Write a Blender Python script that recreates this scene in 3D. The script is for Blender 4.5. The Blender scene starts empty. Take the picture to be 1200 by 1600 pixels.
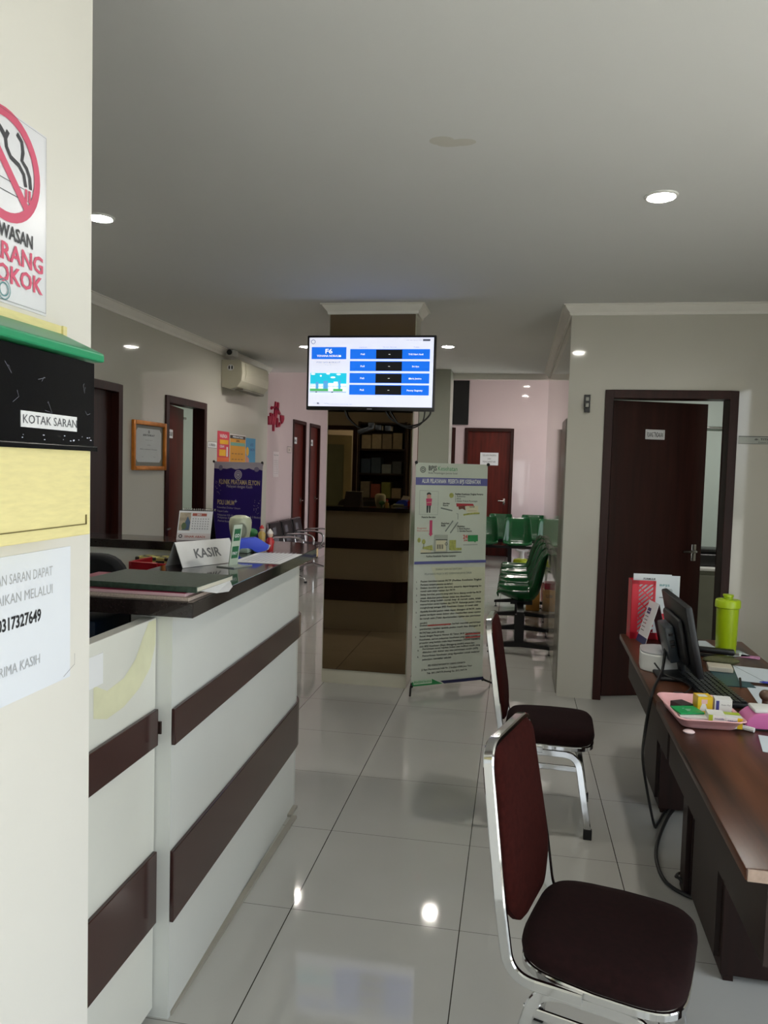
import bpy, bmesh, math, random
from mathutils import Vector, Matrix
from math import sin, cos, pi, radians
random.seed(7)
S = bpy.context.scene
COL = S.collection
# ---------------------------------------------------------------- camera
YAW, PITCH, ROLL = 0.171251, 0.0571173, 0.0275470
cy, sy, cp, sp = cos(YAW), sin(YAW), cos(PITCH), sin(PITCH)
fwd = Vector((-sy*cp, cy*cp, -sp)); rgt = Vector((cy, sy, 0)); upv = rgt.cross(fwd)
r2 = rgt*cos(ROLL) + upv*sin(ROLL); u2 = -rgt*sin(ROLL) + upv*cos(ROLL)
cam = bpy.data.objects.new('camera', bpy.data.cameras.new('camera'))
COL.objects.link(cam)
cam.data.sensor_fit = 'HORIZONTAL'; cam.data.sensor_width = 36; cam.data.lens = 36*1178.4755/1200
cam.data.clip_start = 0.05
m = Matrix((r2, u2, -fwd)).transposed().to_4x4(); m.translation = Vector((0, 0, 1.5788))
cam.matrix_world = m
S.camera = cam
# ---------------------------------------------------------------- world (overcast daylight) and exposure
W = bpy.data.worlds.new('daylight'); S.world = W; W.use_nodes = True
wn = W.node_tree; wn.nodes.clear()
wo = wn.nodes.new('ShaderNodeOutputWorld'); wb = wn.nodes.new('ShaderNodeBackground')
wt = wn.nodes.new('ShaderNodeTexCoord'); wsx = wn.nodes.new('ShaderNodeSeparateXYZ'); wr = wn.nodes.new('ShaderNodeValToRGB')
wn.links.new(wt.outputs['Generated'], wsx.inputs[0]); 
wm = wn.nodes.new('ShaderNodeMapRange'); wm.inputs[1].default_value = -1; wm.inputs[2].default_value = 1
wn.links.new(wsx.outputs[2], wm.inputs[0]); wn.links.new(wm.outputs[0], wr.inputs[0])
e = wr.color_ramp.elements
e[0].position = 0.0; e[0].color = (0.40, 0.41, 0.38, 1); e[1].position = 1.0; e[1].color = (0.76, 0.88, 1.0, 1)
k = wr.color_ramp.elements.new(0.47); k.color = (0.45, 0.47, 0.42, 1)
k = wr.color_ramp.elements.new(0.53); k.color = (0.88, 0.95, 1.0, 1)
wn.links.new(wr.outputs[0], wb.inputs[0]); wn.links.new(wb.outputs[0], wo.inputs[0])
wb.inputs[1].default_value = 2.0
S.view_settings.view_transform = 'Standard'; S.view_settings.look = 'None'
S.view_settings.gamma = 1; S.view_settings.use_curve_mapping = False
S.view_settings.exposure = 0.98
try:
    S.cycles.max_bounces = 8; S.cycles.diffuse_bounces = 5; S.cycles.glossy_bounces = 4; S.cycles.transmission_bounces = 6
    S.cycles.use_denoising = True; S.cycles.sample_clamp_indirect = 4; S.cycles.caustics_refractive = False; S.cycles.caustics_reflective = False
except Exception: pass
def portal(name, loc, rot, sx, sy_):
    l = bpy.data.lights.new(name, 'AREA'); l.shape = 'RECTANGLE'; l.size = sx; l.size_y = sy_
    l.cycles.is_portal = True
    o = bpy.data.objects.new(name, l); o.location = loc; o.rotation_euler = rot; COL.objects.link(o)
# area light portals point (-Z) into the room
portal('entrance_portal', (-.1, -1.62, 1.05), (radians(90), 0, 0), 1.0, 2.1)       # through the glass front behind the camera
portal('side_window_portal', (2.42, 0.5, 1.35), (radians(90), 0, radians(90)), 3.6, 2.5)
portal('added_hall_window_portal', (3.02, 11.6, 1.7), (radians(90), 0, radians(90)), 3.6, 2.6)  # for an unseen hall window added to bring light in
sl = bpy.data.lights.new('sun', 'SUN'); sl.energy = 8; sl.angle = radians(3); sl.color = (1, .98, .95)
so = bpy.data.objects.new('sun', sl); COL.objects.link(so)
so.rotation_euler = Vector((-.42, .14, -1)).to_track_quat('-Z', 'Y').to_euler()      # high sun outside, from the right
# ---------------------------------------------------------------- materials
def lin(c):
    if isinstance(c, str):
        c = [int(c[i:i+2], 16)/255 for i in (0, 2, 4)]
        return tuple(x/12.92 if x <= .04045 else ((x+.055)/1.055)**2.4 for x in c)
    return c
MATS = {}
def M(name, col='808080', rough=.5, metal=0, spec=.5, coat=0, var=.06, scale=6, emit=0, trans=0, alpha=1, bump=0, stretch=None, coat_rough=.05):
    if name in MATS: return MATS[name]
    c = lin(col)
    mt = bpy.data.materials.new(name); mt.use_nodes = True
    nt = mt.node_tree; b = nt.nodes['Principled BSDF']
    b.inputs['Roughness'].default_value = rough; b.inputs['Metallic'].default_value = metal
    b.inputs['Specular IOR Level'].default_value = spec
    b.inputs['Coat Weight'].default_value = coat; b.inputs['Coat Roughness'].default_value = coat_rough
    b.inputs['Transmission Weight'].default_value = trans; b.inputs['Alpha'].default_value = alpha
    tc = nt.nodes.new('ShaderNodeTexCoord'); mp = nt.nodes.new('ShaderNodeMapping'); no = nt.nodes.new('ShaderNodeTexNoise')
    no.inputs['Scale'].default_value = scale; no.inputs['Detail'].default_value = 4
    if stretch: mp.inputs['Scale'].default_value = stretch
    nt.links.new(tc.outputs['Object'], mp.inputs[0]); nt.links.new(mp.outputs[0], no.inputs['Vector'])
    rp = nt.nodes.new('ShaderNodeValToRGB'); rp.color_ramp.elements[0].position = .3; rp.color_ramp.elements[1].position = .7
    rp.color_ramp.elements[0].color = (*[x*(1-var) for x in c], 1); rp.color_ramp.elements[1].color = (*[min(1, x*(1+var)) for x in c], 1)
    nt.links.new(no.outputs[0], rp.inputs[0]); nt.links.new(rp.outputs[0], b.inputs['Base Color'])
    if emit:
        nt.links.new(rp.outputs[0], b.inputs['Emission Color']); b.inputs['Emission Strength'].default_value = emit
    if bump:
        bp = nt.nodes.new('ShaderNodeBump'); bp.inputs['Strength'].default_value = bump; bp.inputs['Distance'].default_value = .002
        n2 = nt.nodes.new('ShaderNodeTexNoise'); n2.inputs['Scale'].default_value = scale*30
        nt.links.new(tc.outputs['Object'], n2.inputs['Vector']); nt.links.new(n2.outputs[0], bp.inputs['Height']); nt.links.new(bp.outputs[0], b.inputs['Normal'])
    MATS[name] = mt
    return mt
# ---------------------------------------------------------------- mesh builder
class MB:
    def __init__(s): s.v = []; s.f = []; s.mi = []; s.sm = []; s.mats = []; s.cur = 0; s.smooth = False
    def use(s, mat):
        if mat not in s.mats: s.mats.append(mat)
        s.cur = s.mats.index(mat); return s
    def add(s, vs, fs, smooth=None):
        o = len(s.v); s.v += [tuple(x) for x in vs]
        for f in fs:
            s.f.append([i+o for i in f]); s.mi.append(s.cur); s.sm.append(s.smooth if smooth is None else smooth)
        return s
    def box(s, a, b, M4=None):
        x0, y0, z0 = a; x1, y1, z1 = b
        vs = [Vector(p) for p in ((x0,y0,z0),(x1,y0,z0),(x1,y1,z0),(x0,y1,z0),(x0,y0,z1),(x1,y0,z1),(x1,y1,z1),(x0,y1,z1))]
        if M4: vs = [M4 @ v for v in vs]
        return s.add(vs, [(0,3,2,1),(4,5,6,7),(0,1,5,4),(1,2,6,5),(2,3,7,6),(3,0,4,7)], False)
    def bevbox(s, a, b, r=.01, seg=3, M4=None):
        bm = bmesh.new(); bmesh.ops.create_cube(bm, size=1)
        for v in bm.verts: v.co = Vector([(a[i]+b[i])/2 + v.co[i]*(b[i]-a[i]) for i in range(3)])
        bmesh.ops.bevel(bm, geom=bm.edges[:], offset=r, segments=seg, affect='EDGES', profile=.5)
        bm.verts.index_update()
        vs = [M4 @ v.co if M4 else v.co.copy() for v in bm.verts]
        s.add(vs, [[v.index for v in f.verts] for f in bm.faces], True); bm.free(); return s
    def prism(s, pts, z0, z1, M4=None, smooth=False):
        n = len(pts); vs = [Vector((p[0], p[1], z0)) for p in pts] + [Vector((p[0], p[1], z1)) for p in pts]
        if M4: vs = [M4 @ v for v in vs]
        s.add(vs, [tuple(range(n-1, -1, -1)), tuple(range(n, 2*n))], False)
        s.add(vs, [(i, (i+1) % n, n+(i+1) % n, n+i) for i in range(n)], smooth)
        return s
    def lathe(s, prof, c=(0,0,0), seg=28, M4=None, smooth=True, cap=True):
        vs = []; n = len(prof)
        for j in range(seg):
            a = 2*pi*j/seg
            for r, z in prof:
                v = Vector((r*cos(a), r*sin(a), z)); v = (M4 @ v) if M4 else v
                vs.append(v + Vector(c))
        fs = [(j*n+i, ((j+1) % seg)*n+i, ((j+1) % seg)*n+i+1, j*n+i+1) for j in range(seg) for i in range(n-1)]
        if cap and prof[0][0] > 1e-5: fs.append([j*n for j in range(seg)][::-1])
        if cap and prof[-1][0] > 1e-5: fs.append([j*n+n-1 for j in range(seg)])
        return s.add(vs, fs, smooth)
    def tube(s, pts, r=.01, seg=8, closed=False, cap=True):
        pts = [Vector(p) for p in pts]; n = len(pts); rings = []
        t0 = (pts[1]-pts[0]).normalized(); nn = t0.orthogonal().normalized()
        for i, p in enumerate(pts):
            a = pts[i-1] if (i or closed) else p; b = pts[(i+1) % n] if (i < n-1 or closed) else p
            t = (b-a).normalized(); nn = (nn - t*nn.dot(t)).normalized(); bb = t.cross(nn)
            rr = r[i] if isinstance(r, (list, tuple)) else r
            rings.append([p + nn*rr*cos(2*pi*k/seg) + bb*rr*sin(2*pi*k/seg) for k in range(seg)])
        vs = [v for rg in rings for v in rg]; L = n if closed else n-1
        fs = [(i*seg+k, i*seg+(k+1) % seg, ((i+1) % n)*seg+(k+1) % seg, ((i+1) % n)*seg+k) for i in range(L) for k in range(seg)]
        s.add(vs, fs, True)
        if cap and not closed: s.add(vs, [tuple(range(seg))[::-1], tuple(range((n-1)*seg, n*seg))], False)
        return s
    def flat(s, pts, w, t, nrm, closed=False):          # rectangular bar along a planar path; t = thickness along nrm
        pts = [Vector(p) for p in pts]; n = len(pts); NL = nrm if isinstance(nrm, list) else [nrm]*n; vs = []
        for i, p in enumerate(pts):
            a = pts[i-1] if (i or closed) else p; b = pts[(i+1) % n] if (i < n-1 or closed) else p
            nrm = Vector(NL[i]).normalized(); tg = (b-a).normalized(); q = nrm.cross(tg).normalized()
            e1 = w/2; e2 = t/2; c = min(w, t)*.22
            for x, y in ((e1,e2-c),(e1-c,e2),(-e1+c,e2),(-e1,e2-c),(-e1,-e2+c),(-e1+c,-e2),(e1-c,-e2),(e1,-e2+c)):
                vs.append(p + q*x + nrm*y)
        L = n if closed else n-1
        s.add(vs, [(i*8+k, i*8+(k+1) % 8, ((i+1) % n)*8+(k+1) % 8, ((i+1) % n)*8+k) for i in range(L) for k in range(8)], True)
        if not closed: s.add(vs, [tuple(range(8))[::-1], tuple(range((n-1)*8, n*8))], False)
        return s
    def sphere(s, c, r, seg=20, sc=(1,1,1), M4=None):
        prof = [(sin(pi*i/12)*r, -cos(pi*i/12)*r) for i in range(13)]; prof[0] = (0, -r); prof[-1] = (0, r)
        mm = Matrix.Diagonal((*sc, 1)); mm = (M4 @ mm) if M4 else mm
        return s.lathe(prof, c, seg, mm)
    def build(s, name, mat=None, parent=None, label=None, cat=None, group=None, kind=None, bevel=0, auto=True):
        me = bpy.data.meshes.new(name); me.from_pydata(s.v, [], s.f)
        if mat and not s.mats: s.mats = [mat]
        for mt in s.mats: me.materials.append(mt)
        for p, i, sm in zip(me.polygons, s.mi, s.sm): p.material_index = i; p.use_smooth = sm
        me.validate(); me.update()
        bm = bmesh.new(); bm.from_mesh(me); bmesh.ops.remove_doubles(bm, verts=bm.verts, dist=1e-6)
        if not getattr(s, 'nofix', False): bmesh.ops.recalc_face_normals(bm, faces=bm.faces)
        bm.to_mesh(me); bm.free()
        if any(s.sm): me.set_sharp_from_angle(angle=radians(42))
        o = bpy.data.objects.new(name, me); COL.objects.link(o)
        if parent: o.parent = parent
        if bevel:
            md = o.modifiers.new('bevel', 'BEVEL'); md.width = bevel; md.segments = 2; md.limit_method = 'ANGLE'
        return tag(o, label, cat, group, kind)
def tag(o, label=None, cat=None, group=None, kind=None):
    if label: o['label'] = label
    if cat: o['category'] = cat
    if group: o['group'] = group
    if kind: o['kind'] = kind
    return o
def thing(name, label, cat, loc=(0,0,0), rz=0, group=None):
    o = bpy.data.objects.new(name, None); COL.objects.link(o); o.location = loc; o.rotation_euler = (0, 0, rz); o.empty_display_size = .1
    return tag(o, label, cat, group)
def dup(o, loc=None, rz=None, label=None, parent=None):
    c = o.copy(); COL.objects.link(c)
    if parent is not None: c.parent = parent
    for ch in list(o.children): dup(ch, parent=c)
    if loc is not None: c.location = loc
    if rz is not None: c.rotation_euler = (0, 0, rz)
    if label: c['label'] = label
    return c
def fillet(pts, r, seg=6, closed=False):
    P = [Vector(p) for p in pts]; out = []; n = len(P)
    for i, p in enumerate(P):
        if not closed and i in (0, n-1): out.append(p); continue
        a = P[i-1]; b = P[(i+1) % n]; da = (a-p); db = (b-p); rr = min(r, da.length*.49, db.length*.49)
        A = p + da.normalized()*rr; B = p + db.normalized()*rr
        for k in range(seg+1):
            t = k/seg; out.append(A*(1-t)**2 + p*2*t*(1-t) + B*t*t)
    return out
def rrect(x0, y0, x1, y1, r, seg=5):
    o = []
    for cx, cy_, a0 in ((x1-r,y1-r,0),(x0+r,y1-r,90),(x0+r,y0+r,180),(x1-r,y0+r,270)):
        for k in range(seg+1):
            a = radians(a0+90*k/seg); o.append((cx+r*cos(a), cy_+r*sin(a)))
    return o
_TX = {}
def textgeo(t, bold=False):
    key = (t, bold)
    if key in _TX: return _TX[key]
    c = bpy.data.curves.new('t', 'FONT'); c.body = t; c.size = 1; c.resolution_u = 2
    if bold: c.offset = .024
    o = bpy.data.objects.new('t', c); COL.objects.link(o)
    dg = bpy.context.evaluated_depsgraph_get(); me = bpy.data.meshes.new_from_object(o.evaluated_get(dg))
    vs = [(v.co.x, v.co.y) for v in me.vertices]; fs = [list(p.vertices) for p in me.polygons]
    bpy.data.objects.remove(o); bpy.data.curves.remove(c); bpy.data.meshes.remove(me)
    _TX[key] = (vs, fs); return _TX[key]
def frame(o, u, n):      # matrix: local x along u, y up in plane, z out along n
    u = Vector(u).normalized(); n = Vector(n).normalized(); v = n.cross(u).normalized()
    mm = Matrix((u, v, n)).transposed().to_4x4(); mm.translation = Vector(o); return mm
def layers(b, F, items, z0=.0006, dz=.00012):
    z = z0
    b.nofix = True
    for it in items:
        k = it[0]
        if k == 'r':
            _, x, y, w, h, mt = it; b.use(mt); pts = [(x,y),(x+w,y),(x+w,y+h),(x,y+h)]
            b.add([F @ Vector((p[0], p[1], z)) for p in pts], [(0,1,2,3)], False)
        elif k == 'p':
            _, pts, mt = it; b.use(mt); b.add([F @ Vector((p[0], p[1], z)) for p in pts], [tuple(range(len(pts)))], False)
        elif k == 'e':
            _, x, y, rx, ry, mt = it; b.use(mt); b.add([F @ Vector((x+rx*cos(2*pi*i/24), y+ry*sin(2*pi*i/24), z)) for i in range(24)], [tuple(range(24))], False)
        elif k == 'o':   # ring
            _, x, y, r1, r0, mt = it; b.use(mt); n = 40
            b.add([F @ Vector((x+r*cos(2*pi*i/n), y+r*sin(2*pi*i/n), z)) for r in (r1, r0) for i in range(n)], [(i, (i+1) % n, n+(i+1) % n, n+i) for i in range(n)], False)
        elif k == 'l':   # line strip of given width
            _, pts, w, mt = it; b.use(mt); P = [Vector(p) for p in pts]; vs = []
            for i, p in enumerate(P):
                t = (P[min(i+1, len(P)-1)] - P[max(i-1, 0)]).normalized(); q = Vector((-t.y, t.x))*w/2
                vs += [F @ Vector((p.x+q.x, p.y+q.y, z)), F @ Vector((p.x-q.x, p.y-q.y, z))]
            b.add(vs, [(2*i, 2*i+1, 2*i+3, 2*i+2) for i in range(len(P)-1)], False)
        elif k == 't':   # text: x,y,size,string,mat,align,bold,width
            x, y, size, t, mt = it[1:6]; al = it[6] if len(it) > 6 else 'l'; bold = it[7] if len(it) > 7 else False; wid = it[8] if len(it) > 8 else None
            vs, fs = textgeo(t, bold)
            if not vs: continue
            x0 = min(v[0] for v in vs); x1 = max(v[0] for v in vs); sx = size
            if wid: sx = wid/(x1-x0)
            W_ = (x1-x0)*sx; ox = x - (0 if al == 'l' else W_/2 if al == 'c' else W_)
            b.use(mt); b.add([F @ Vector((ox+(v[0]-x0)*sx, y+v[1]*size, z)) for v in vs], fs, False)
        z += dz
def sheet(name, o, u, n, w, h, back, items, thick=.002, label=None, cat=None, group=None, parent=None, kind=None):
    """flat printed thing: origin at its lower-left corner, u to the right, n out of the front"""
    F = frame(o, u, n); b = MB(); b.use(back)
    b.add([F @ Vector(p) for p in ((0,0,0),(w,0,0),(w,h,0),(0,h,0),(0,0,thick),(w,0,thick),(w,h,thick),(0,h,thick))],
          [(3,2,1,0),(4,5,6,7),(0,1,5,4),(1,2,6,5),(2,3,7,6),(3,0,4,7)], False)
    F2 = F @ Matrix.Translation((0, 0, thick)); layers(b, F2, items)
    return b.build(name, parent=parent, label=label, cat=cat, group=group, kind=kind)
def wp(o, t):            # parent a part modelled in world coordinates to a thing's Empty
    mm = Matrix.Translation(t.location) @ Matrix.Rotation(t.rotation_euler[2], 4, 'Z')
    o.parent = t; o.matrix_parent_inverse = mm.inverted(); return o
# ================================================================ SETTING
# floor: 60 cm polished tiles with thin dark grout
def floor_mat():
    mt = bpy.data.materials.new('polished_tile'); mt.use_nodes = True; nt = mt.node_tree; b = nt.nodes['Principled BSDF']
    tc = nt.nodes.new('ShaderNodeTexCoord'); sx = nt.nodes.new('ShaderNodeSeparateXYZ'); nt.links.new(tc.outputs['Object'], sx.inputs[0])
    def edge(sock, off):
        a = nt.nodes.new('ShaderNodeMath'); a.operation = 'SUBTRACT'; a.inputs[1].default_value = off; nt.links.new(sock, a.inputs[0])
        d = nt.nodes.new('ShaderNodeMath'); d.operation = 'DIVIDE'; d.inputs[1].default_value = .6; nt.links.new(a.outputs[0], d.inputs[0])
        r = nt.nodes.new('ShaderNodeMath'); r.operation = 'ROUND'; nt.links.new(d.outputs[0], r.inputs[0])
        s = nt.nodes.new('ShaderNodeMath'); s.operation = 'SUBTRACT'; nt.links.new(d.outputs[0], s.inputs[0]); nt.links.new(r.outputs[0], s.inputs[1])
        q = nt.nodes.new('ShaderNodeMath'); q.operation = 'ABSOLUTE'; nt.links.new(s.outputs[0], q.inputs[0]); return q.outputs[0]
    ex = edge(sx.outputs[0], -.7335); ey = edge(sx.outputs[1], 2.5229)
    def lt(s, v):
        l = nt.nodes.new('ShaderNodeMath'); l.operation = 'LESS_THAN'; l.inputs[1].default_value = v; nt.links.new(s, l.inputs[0]); return l.outputs[0]
    mx = nt.nodes.new('ShaderNodeMath'); mx.operation = 'MAXIMUM'; nt.links.new(lt(ex, .0030), mx.inputs[0])
    my = nt.nodes.new('ShaderNodeMath'); my.operation = 'MULTIPLY'; my.inputs[1].default_value = .6; nt.links.new(lt(ey, .0026), my.inputs[0]); nt.links.new(my.outputs[0], mx.inputs[1])
    no = nt.nodes.new('ShaderNodeTexNoise'); no.inputs['Scale'].default_value = 3; no.inputs['Detail'].default_value = 6; nt.links.new(tc.outputs['Object'], no.inputs['Vector'])
    rp = nt.nodes.new('ShaderNodeValToRGB'); rp.color_ramp.elements[0].color = (*lin('b4b3ae'), 1); rp.color_ramp.elements[1].color = (*lin('bebdb8'), 1); nt.links.new(no.outputs[0], rp.inputs[0])
    mi = nt.nodes.new('ShaderNodeMix'); mi.data_type = 'RGBA'; nt.links.new(mx.outputs[0], mi.inputs[0]); nt.links.new(rp.outputs[0], mi.inputs[6]); mi.inputs[7].default_value = (*lin('38342e'), 1)
    nt.links.new(mi.outputs[2], b.inputs['Base Color']); b.inputs['Roughness'].default_value = .05; b.inputs['Specular IOR Level'].default_value = .4
    return mt
CREAM = M('cream_paint', 'bfbcb2', rough=.05, var=.02, scale=1.5)
CEIL = M('ceiling_paint', 'cfcfcd', rough=.85, var=.015, scale=1.2)
PINK = M('pinkish_paint', 'cfbcbe', rough=.04, var=.02, scale=1.5)
PALE = M('pale_green_grey_paint', 'a4a89c', rough=.25, var=.02, scale=1.5)
TRIMW = M('white_plaster_trim', 'dedbd4', rough=.6, var=.02)
PILLAR = M('ivory_pillar_paint', 'e0ddd6', rough=.4, var=.02, scale=2)
WOOD = M('dark_red_door_wood', '2c120d', rough=.35, var=.35, scale=4, stretch=(6, 6, .5), spec=.3)
WOODF = M('dark_door_frame_wood', '30140f', rough=.4, spec=.25, var=.25, scale=4, stretch=(6, 6, .6))
REDWOOD = M('reddish_door_wood', '54180f', rough=.4, spec=.3, var=.3, scale=4, stretch=(6, 6, .5))
CHROME = M('chrome', 'd8d8d8', rough=.08, metal=1, var=.02)
STEEL = M('brushed_steel', 'b8b6b0', rough=.25, metal=1, var=.04)
BLACK = M('black_plastic', '0e0e10', rough=.35, var=.15)
WHITE = M('white_plastic', 'dcdcd8', rough=.4, var=.02)
PAPER = M('white_paper', 'dfe0e2', rough=.7, var=.015)
INK = M('dark_ink', '26262a', rough=.7)
GREYINK = M('grey_ink', '6a6a6c', rough=.7)
def struct(b, name, mat=None, **k): return b.build(name, mat, kind='structure', **k)
fl = MB(); fl.box((-5.2, -1.75, -.1), (2.55, 5.5, 0)); fl.box((-5.2, 5.5, -.1), (3.2, 14.4, 0)); struct(fl, 'floor', floor_mat())
c = MB(); c.box((-3.1, -1.75, 2.74), (2.55, 5.5, 2.84)); c.box((-3.1, 5.5, 2.74), (3.2, 9.1, 2.84)); struct(c, 'ceiling', CEIL)
c = MB(); c.box((-3.52, 9.1, 3.4), (3.2, 14.4, 3.5)); c.box((-3.5, 9.0, 2.84), (3.2, 9.1, 3.5)); struct(c, 'ceiling_hall', CEIL)
def wallY(name, x, x2, y0, y1, z1, holes, mat, z0=0):      # wall slab x..x2, running along Y; holes = [(ya,yb,za,zb)]
    b = MB(); cur = y0
    for ya, yb, za, zb in sorted(holes):
        b.box((x, cur, z0), (x2, ya, z1))
        if za > z0: b.box((x, ya, z0), (x2, yb, za))
        if zb < z1: b.box((x, ya, zb), (x2, yb, z1))
        cur = yb
    b.box((x, cur, z0), (x2, y1, z1)); return struct(b, name, mat)
def wallX(name, y, y2, x0, x1, z1, holes, mat, z0=0):
    b = MB(); cur = x0
    for xa, xb, za, zb in sorted(holes):
        b.box((cur, y, z0), (xa, y2, z1))
        if za > z0: b.box((xa, y, z0), (xb, y2, za))
        if zb < z1: b.box((xa, y, zb), (xb, y2, z1))
        cur = xb
    b.box((cur, y, z0), (x1, y2, z1)); return struct(b, name, mat)
LW = -2.95
wallY('wall_left', -3.05, LW, -1.6, 8.7, 2.74, [(4.40, 5.29, 0, 2.15), (6.03, 6.86, 0, 2.15)], CREAM)
wallX('wall_right_clinic', 5.413, 5.55, .341, 3.1, 2.74, [(.60, 1.437, 0, 2.155)], CREAM)
wallY('wall_passage', .341, .46, 5.55, 8.95, 2.74, [], CREAM)
wallY('wall_right', 2.4, 2.52, -1.6, 5.413, 2.74, [(-1.3, 2.3, .1, 2.6)], CREAM)
wallX('wall_front', -1.72, -1.6, -1.3, 2.52, 2.74, [(-.6, .4, 0.0, 2.1)], CREAM)
b = MB(); b.box((-1.3, -1.6, 0), (-.8, 1.324, 2.74)); struct(b, 'wall_pillar', PILLAR)
wallX('wall_reception_back', 1.13, 1.25, LW, -1.3, 2.74, [(-2.75, -2.0, 0, 2.1)], CREAM)
b = MB(); b.box((-3.1, 0.0, 0), (LW+.15, 1.13, 2.74)); b.box((-3.1, -.12, 0), (-1.3, 0, 2.74)); struct(b, 'wall_back_room', CREAM)
# pier and pillar
b = MB(); b.box((-1.13, 8.73, 0), (-.773, 9.1, 2.74)); struct(b, 'wall_pier', PALE)
COLM = M('column_tile', 'bdb9a8', rough=.2, var=.03)
b = MB(); b.box((-1.352, 5.32, 0), (-.724, 5.56, 2.74)); struct(b, 'wall_column', COLM)
# far hall
wallY('wall_hall_left', -3.47, -3.35, 8.7, 14.2, 3.4, [(11.07, 11.78, 0, 2.29), (12.01, 12.67, 0, 2.29)], PINK)
b = MB(); b.box((-3.47, 8.62, 0), (LW-.15, 8.7, 3.4)); struct(b, 'wall_hall_return', PINK)
wallX('wall_hall_far', 14.2, 14.35, -3.47, 3.1, 3.4, [(-.96, -.062, 0, 2.38), (-2.05, -1.135, 0, 2.38), (-1.9, -.905, 2.44, 3.255)][0:1] + [(-2.05, -1.135, 0, 2.38)], PINK)
wallY('wall_hall_right', 3.0, 3.12, 8.95, 14.2, 3.4, [(9.8, 13.4, .4, 3.0)], PINK)
wallX('wall_hall_near', 8.95, 9.05, .341, 3.1, 3.4, [], PINK)
# treatment room behind the right-hand door
b = MB(); b.box((.46, 7.9, 0), (3.1, 8.0, 2.74)); b.box((3.0, 5.55, 0), (3.1, 7.9, 2.74)); struct(b, 'wall_treatment_room', M('treatment_room_paint', 'c3d0ca', rough=.4, var=.02))
# consulting room behind the left-hand open door
b = MB(); b.box((-5.2, 5.6, 0), (-3.1, 5.7, 2.74)); b.box((-5.2, 8.3, 0), (-3.1, 8.4, 2.74)); b.box((-5.2, 5.7, 0), (-5.1, 8.3, 2.74)); b.box((-5.2, 5.6, 2.74), (-3.1, 8.4, 2.8))
struct(b, 'wall_consulting_room', M('consulting_room_paint', 'b9c4ba', rough=.4, var=.02))
# cornices
def cornice(name, pts, closed=False, h=.07, d=.06, z=2.74):
    """plaster cove following a wall line (pts = foot of the wall at the ceiling, room to the left of travel)"""
    prof = [(0, -h), (.012, -h), (.016, -h*.72), (.03, -h*.5), (d*.75, -h*.22), (d*.8, -h*.12), (d, -h*.1), (d, 0), (0, 0)]
    P = [Vector((p[0], p[1])) for p in pts]; n = len(P); vs = []
    for i, p in enumerate(P):
        a = P[i-1] if (i or closed) else None; c_ = P[(i+1) % n] if (i < n-1 or closed) else None
        d1 = (p-a).normalized() if a is not None else None; d2 = (c_-p).normalized() if c_ is not None else None
        n1 = Vector((-d1.y, d1.x)) if d1 is not None else None; n2 = Vector((-d2.y, d2.x)) if d2 is not None else None
        if n1 is None: nn = n2
        elif n2 is None: nn = n1
        else: nn = (n1+n2)/(1+n1.dot(n2))
        for x, zz in prof: vs.append((p.x+nn.x*x, p.y+nn.y*x, z+zz))
    k = len(prof); L = n if closed else n-1; b = MB()
    b.add(vs, [(i*k+j, i*k+(j+1) % k, ((i+1) % n)*k+(j+1) % k, ((i+1) % n)*k+j) for i in range(L) for j in range(k)], False)
    return struct(b, name, TRIMW)
cornice('trim_1', [(LW, 8.7), (LW, 1.25)])
cornice('trim_2', [(3.0, 5.413), (.341, 5.413), (.341, 8.95)])
cornice('trim_3', [(-1.352, 5.32), (-.724, 5.32), (-.724, 5.56), (-1.352, 5.56)][::-1], closed=True)
cornice('trim_4', [(-3.35, 14.2), (3.0, 14.2)][::-1], h=.11, d=.09, z=3.4)
b = MB(); b.box((-.773, 9.1, 2.672), (.341, 9.14, 2.86)); struct(b, 'trim_5', TRIMW)
# ---- doors and frames
def door_frame(name, axis, p, a0, a1, z1, depth0, depth1, w=.055, mat=WOODF):
    """frame in a wall; axis 'X' = wall runs along X at y=p"""
    b = MB(); e = .012
    for lo, hi, za, zb in ((a0, a0+w, 0, z1), (a1-w, a1, 0, z1), (a0+w, a1-w, z1-w, z1)):
        if axis == 'X': b.box((lo, depth0, za), (hi, depth1, zb))
        else: b.box((depth0, lo, za), (depth1, hi, zb))
    return struct(b, name, mat, bevel=.003)
def lever(parent, F, flip=1):
    b = MB(); b.use(STEEL)
    b.bevbox((-.018, -.05, 0), (.018, .07, .006), .003, 2, F)
    b.tube([F @ Vector(p) for p in fillet([(0, .02, .0), (0, .02, .045), (flip*.11, .02, .05)], .015)], .009, 8)
    o = b.build('door_handle', label='chrome lever handle'); o.parent = parent; return o
# right clinic door (opens into the treatment room)
df = door_frame('door_1', 'X', 5.413, .587, 1.451, 2.162, 5.398, 5.56)
b = MB(); th = radians(19)
F = Matrix.Translation((.655, 5.475, 0)) @ Matrix.Rotation(th, 4, 'Z')
b.box((0, 0, .008), (.715, .038, 2.10), F); leaf = struct(b, 'door_1_leaf', WOOD, bevel=.002)
lever(leaf, F @ frame((.655, 0, 1.03), (1, 0, 0), (0, -1, 0)), -1)
Fs = F @ frame((.245, 0, 1.838), (1, 0, 0), (0, -1, 0))
b = MB(); b.use(PAPER).box((0, 0, 0), (.145, .068, .002), Fs)
layers(b, Fs @ Matrix.Translation((0,0,.002)), [('r', .006, .006, .133, .056, M('sign_grey', '9a9a98')), ('r', .009, .009, .127, .05, PAPER), ('t', .0725, .016, .05, 'RUANG TINDAKAN', INK, 'c', True, .12)])
b.build('door_plate_sign', label='small white sign reading RUANG TINDAKAN on the dark door beside the desk', cat='sign')
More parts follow.
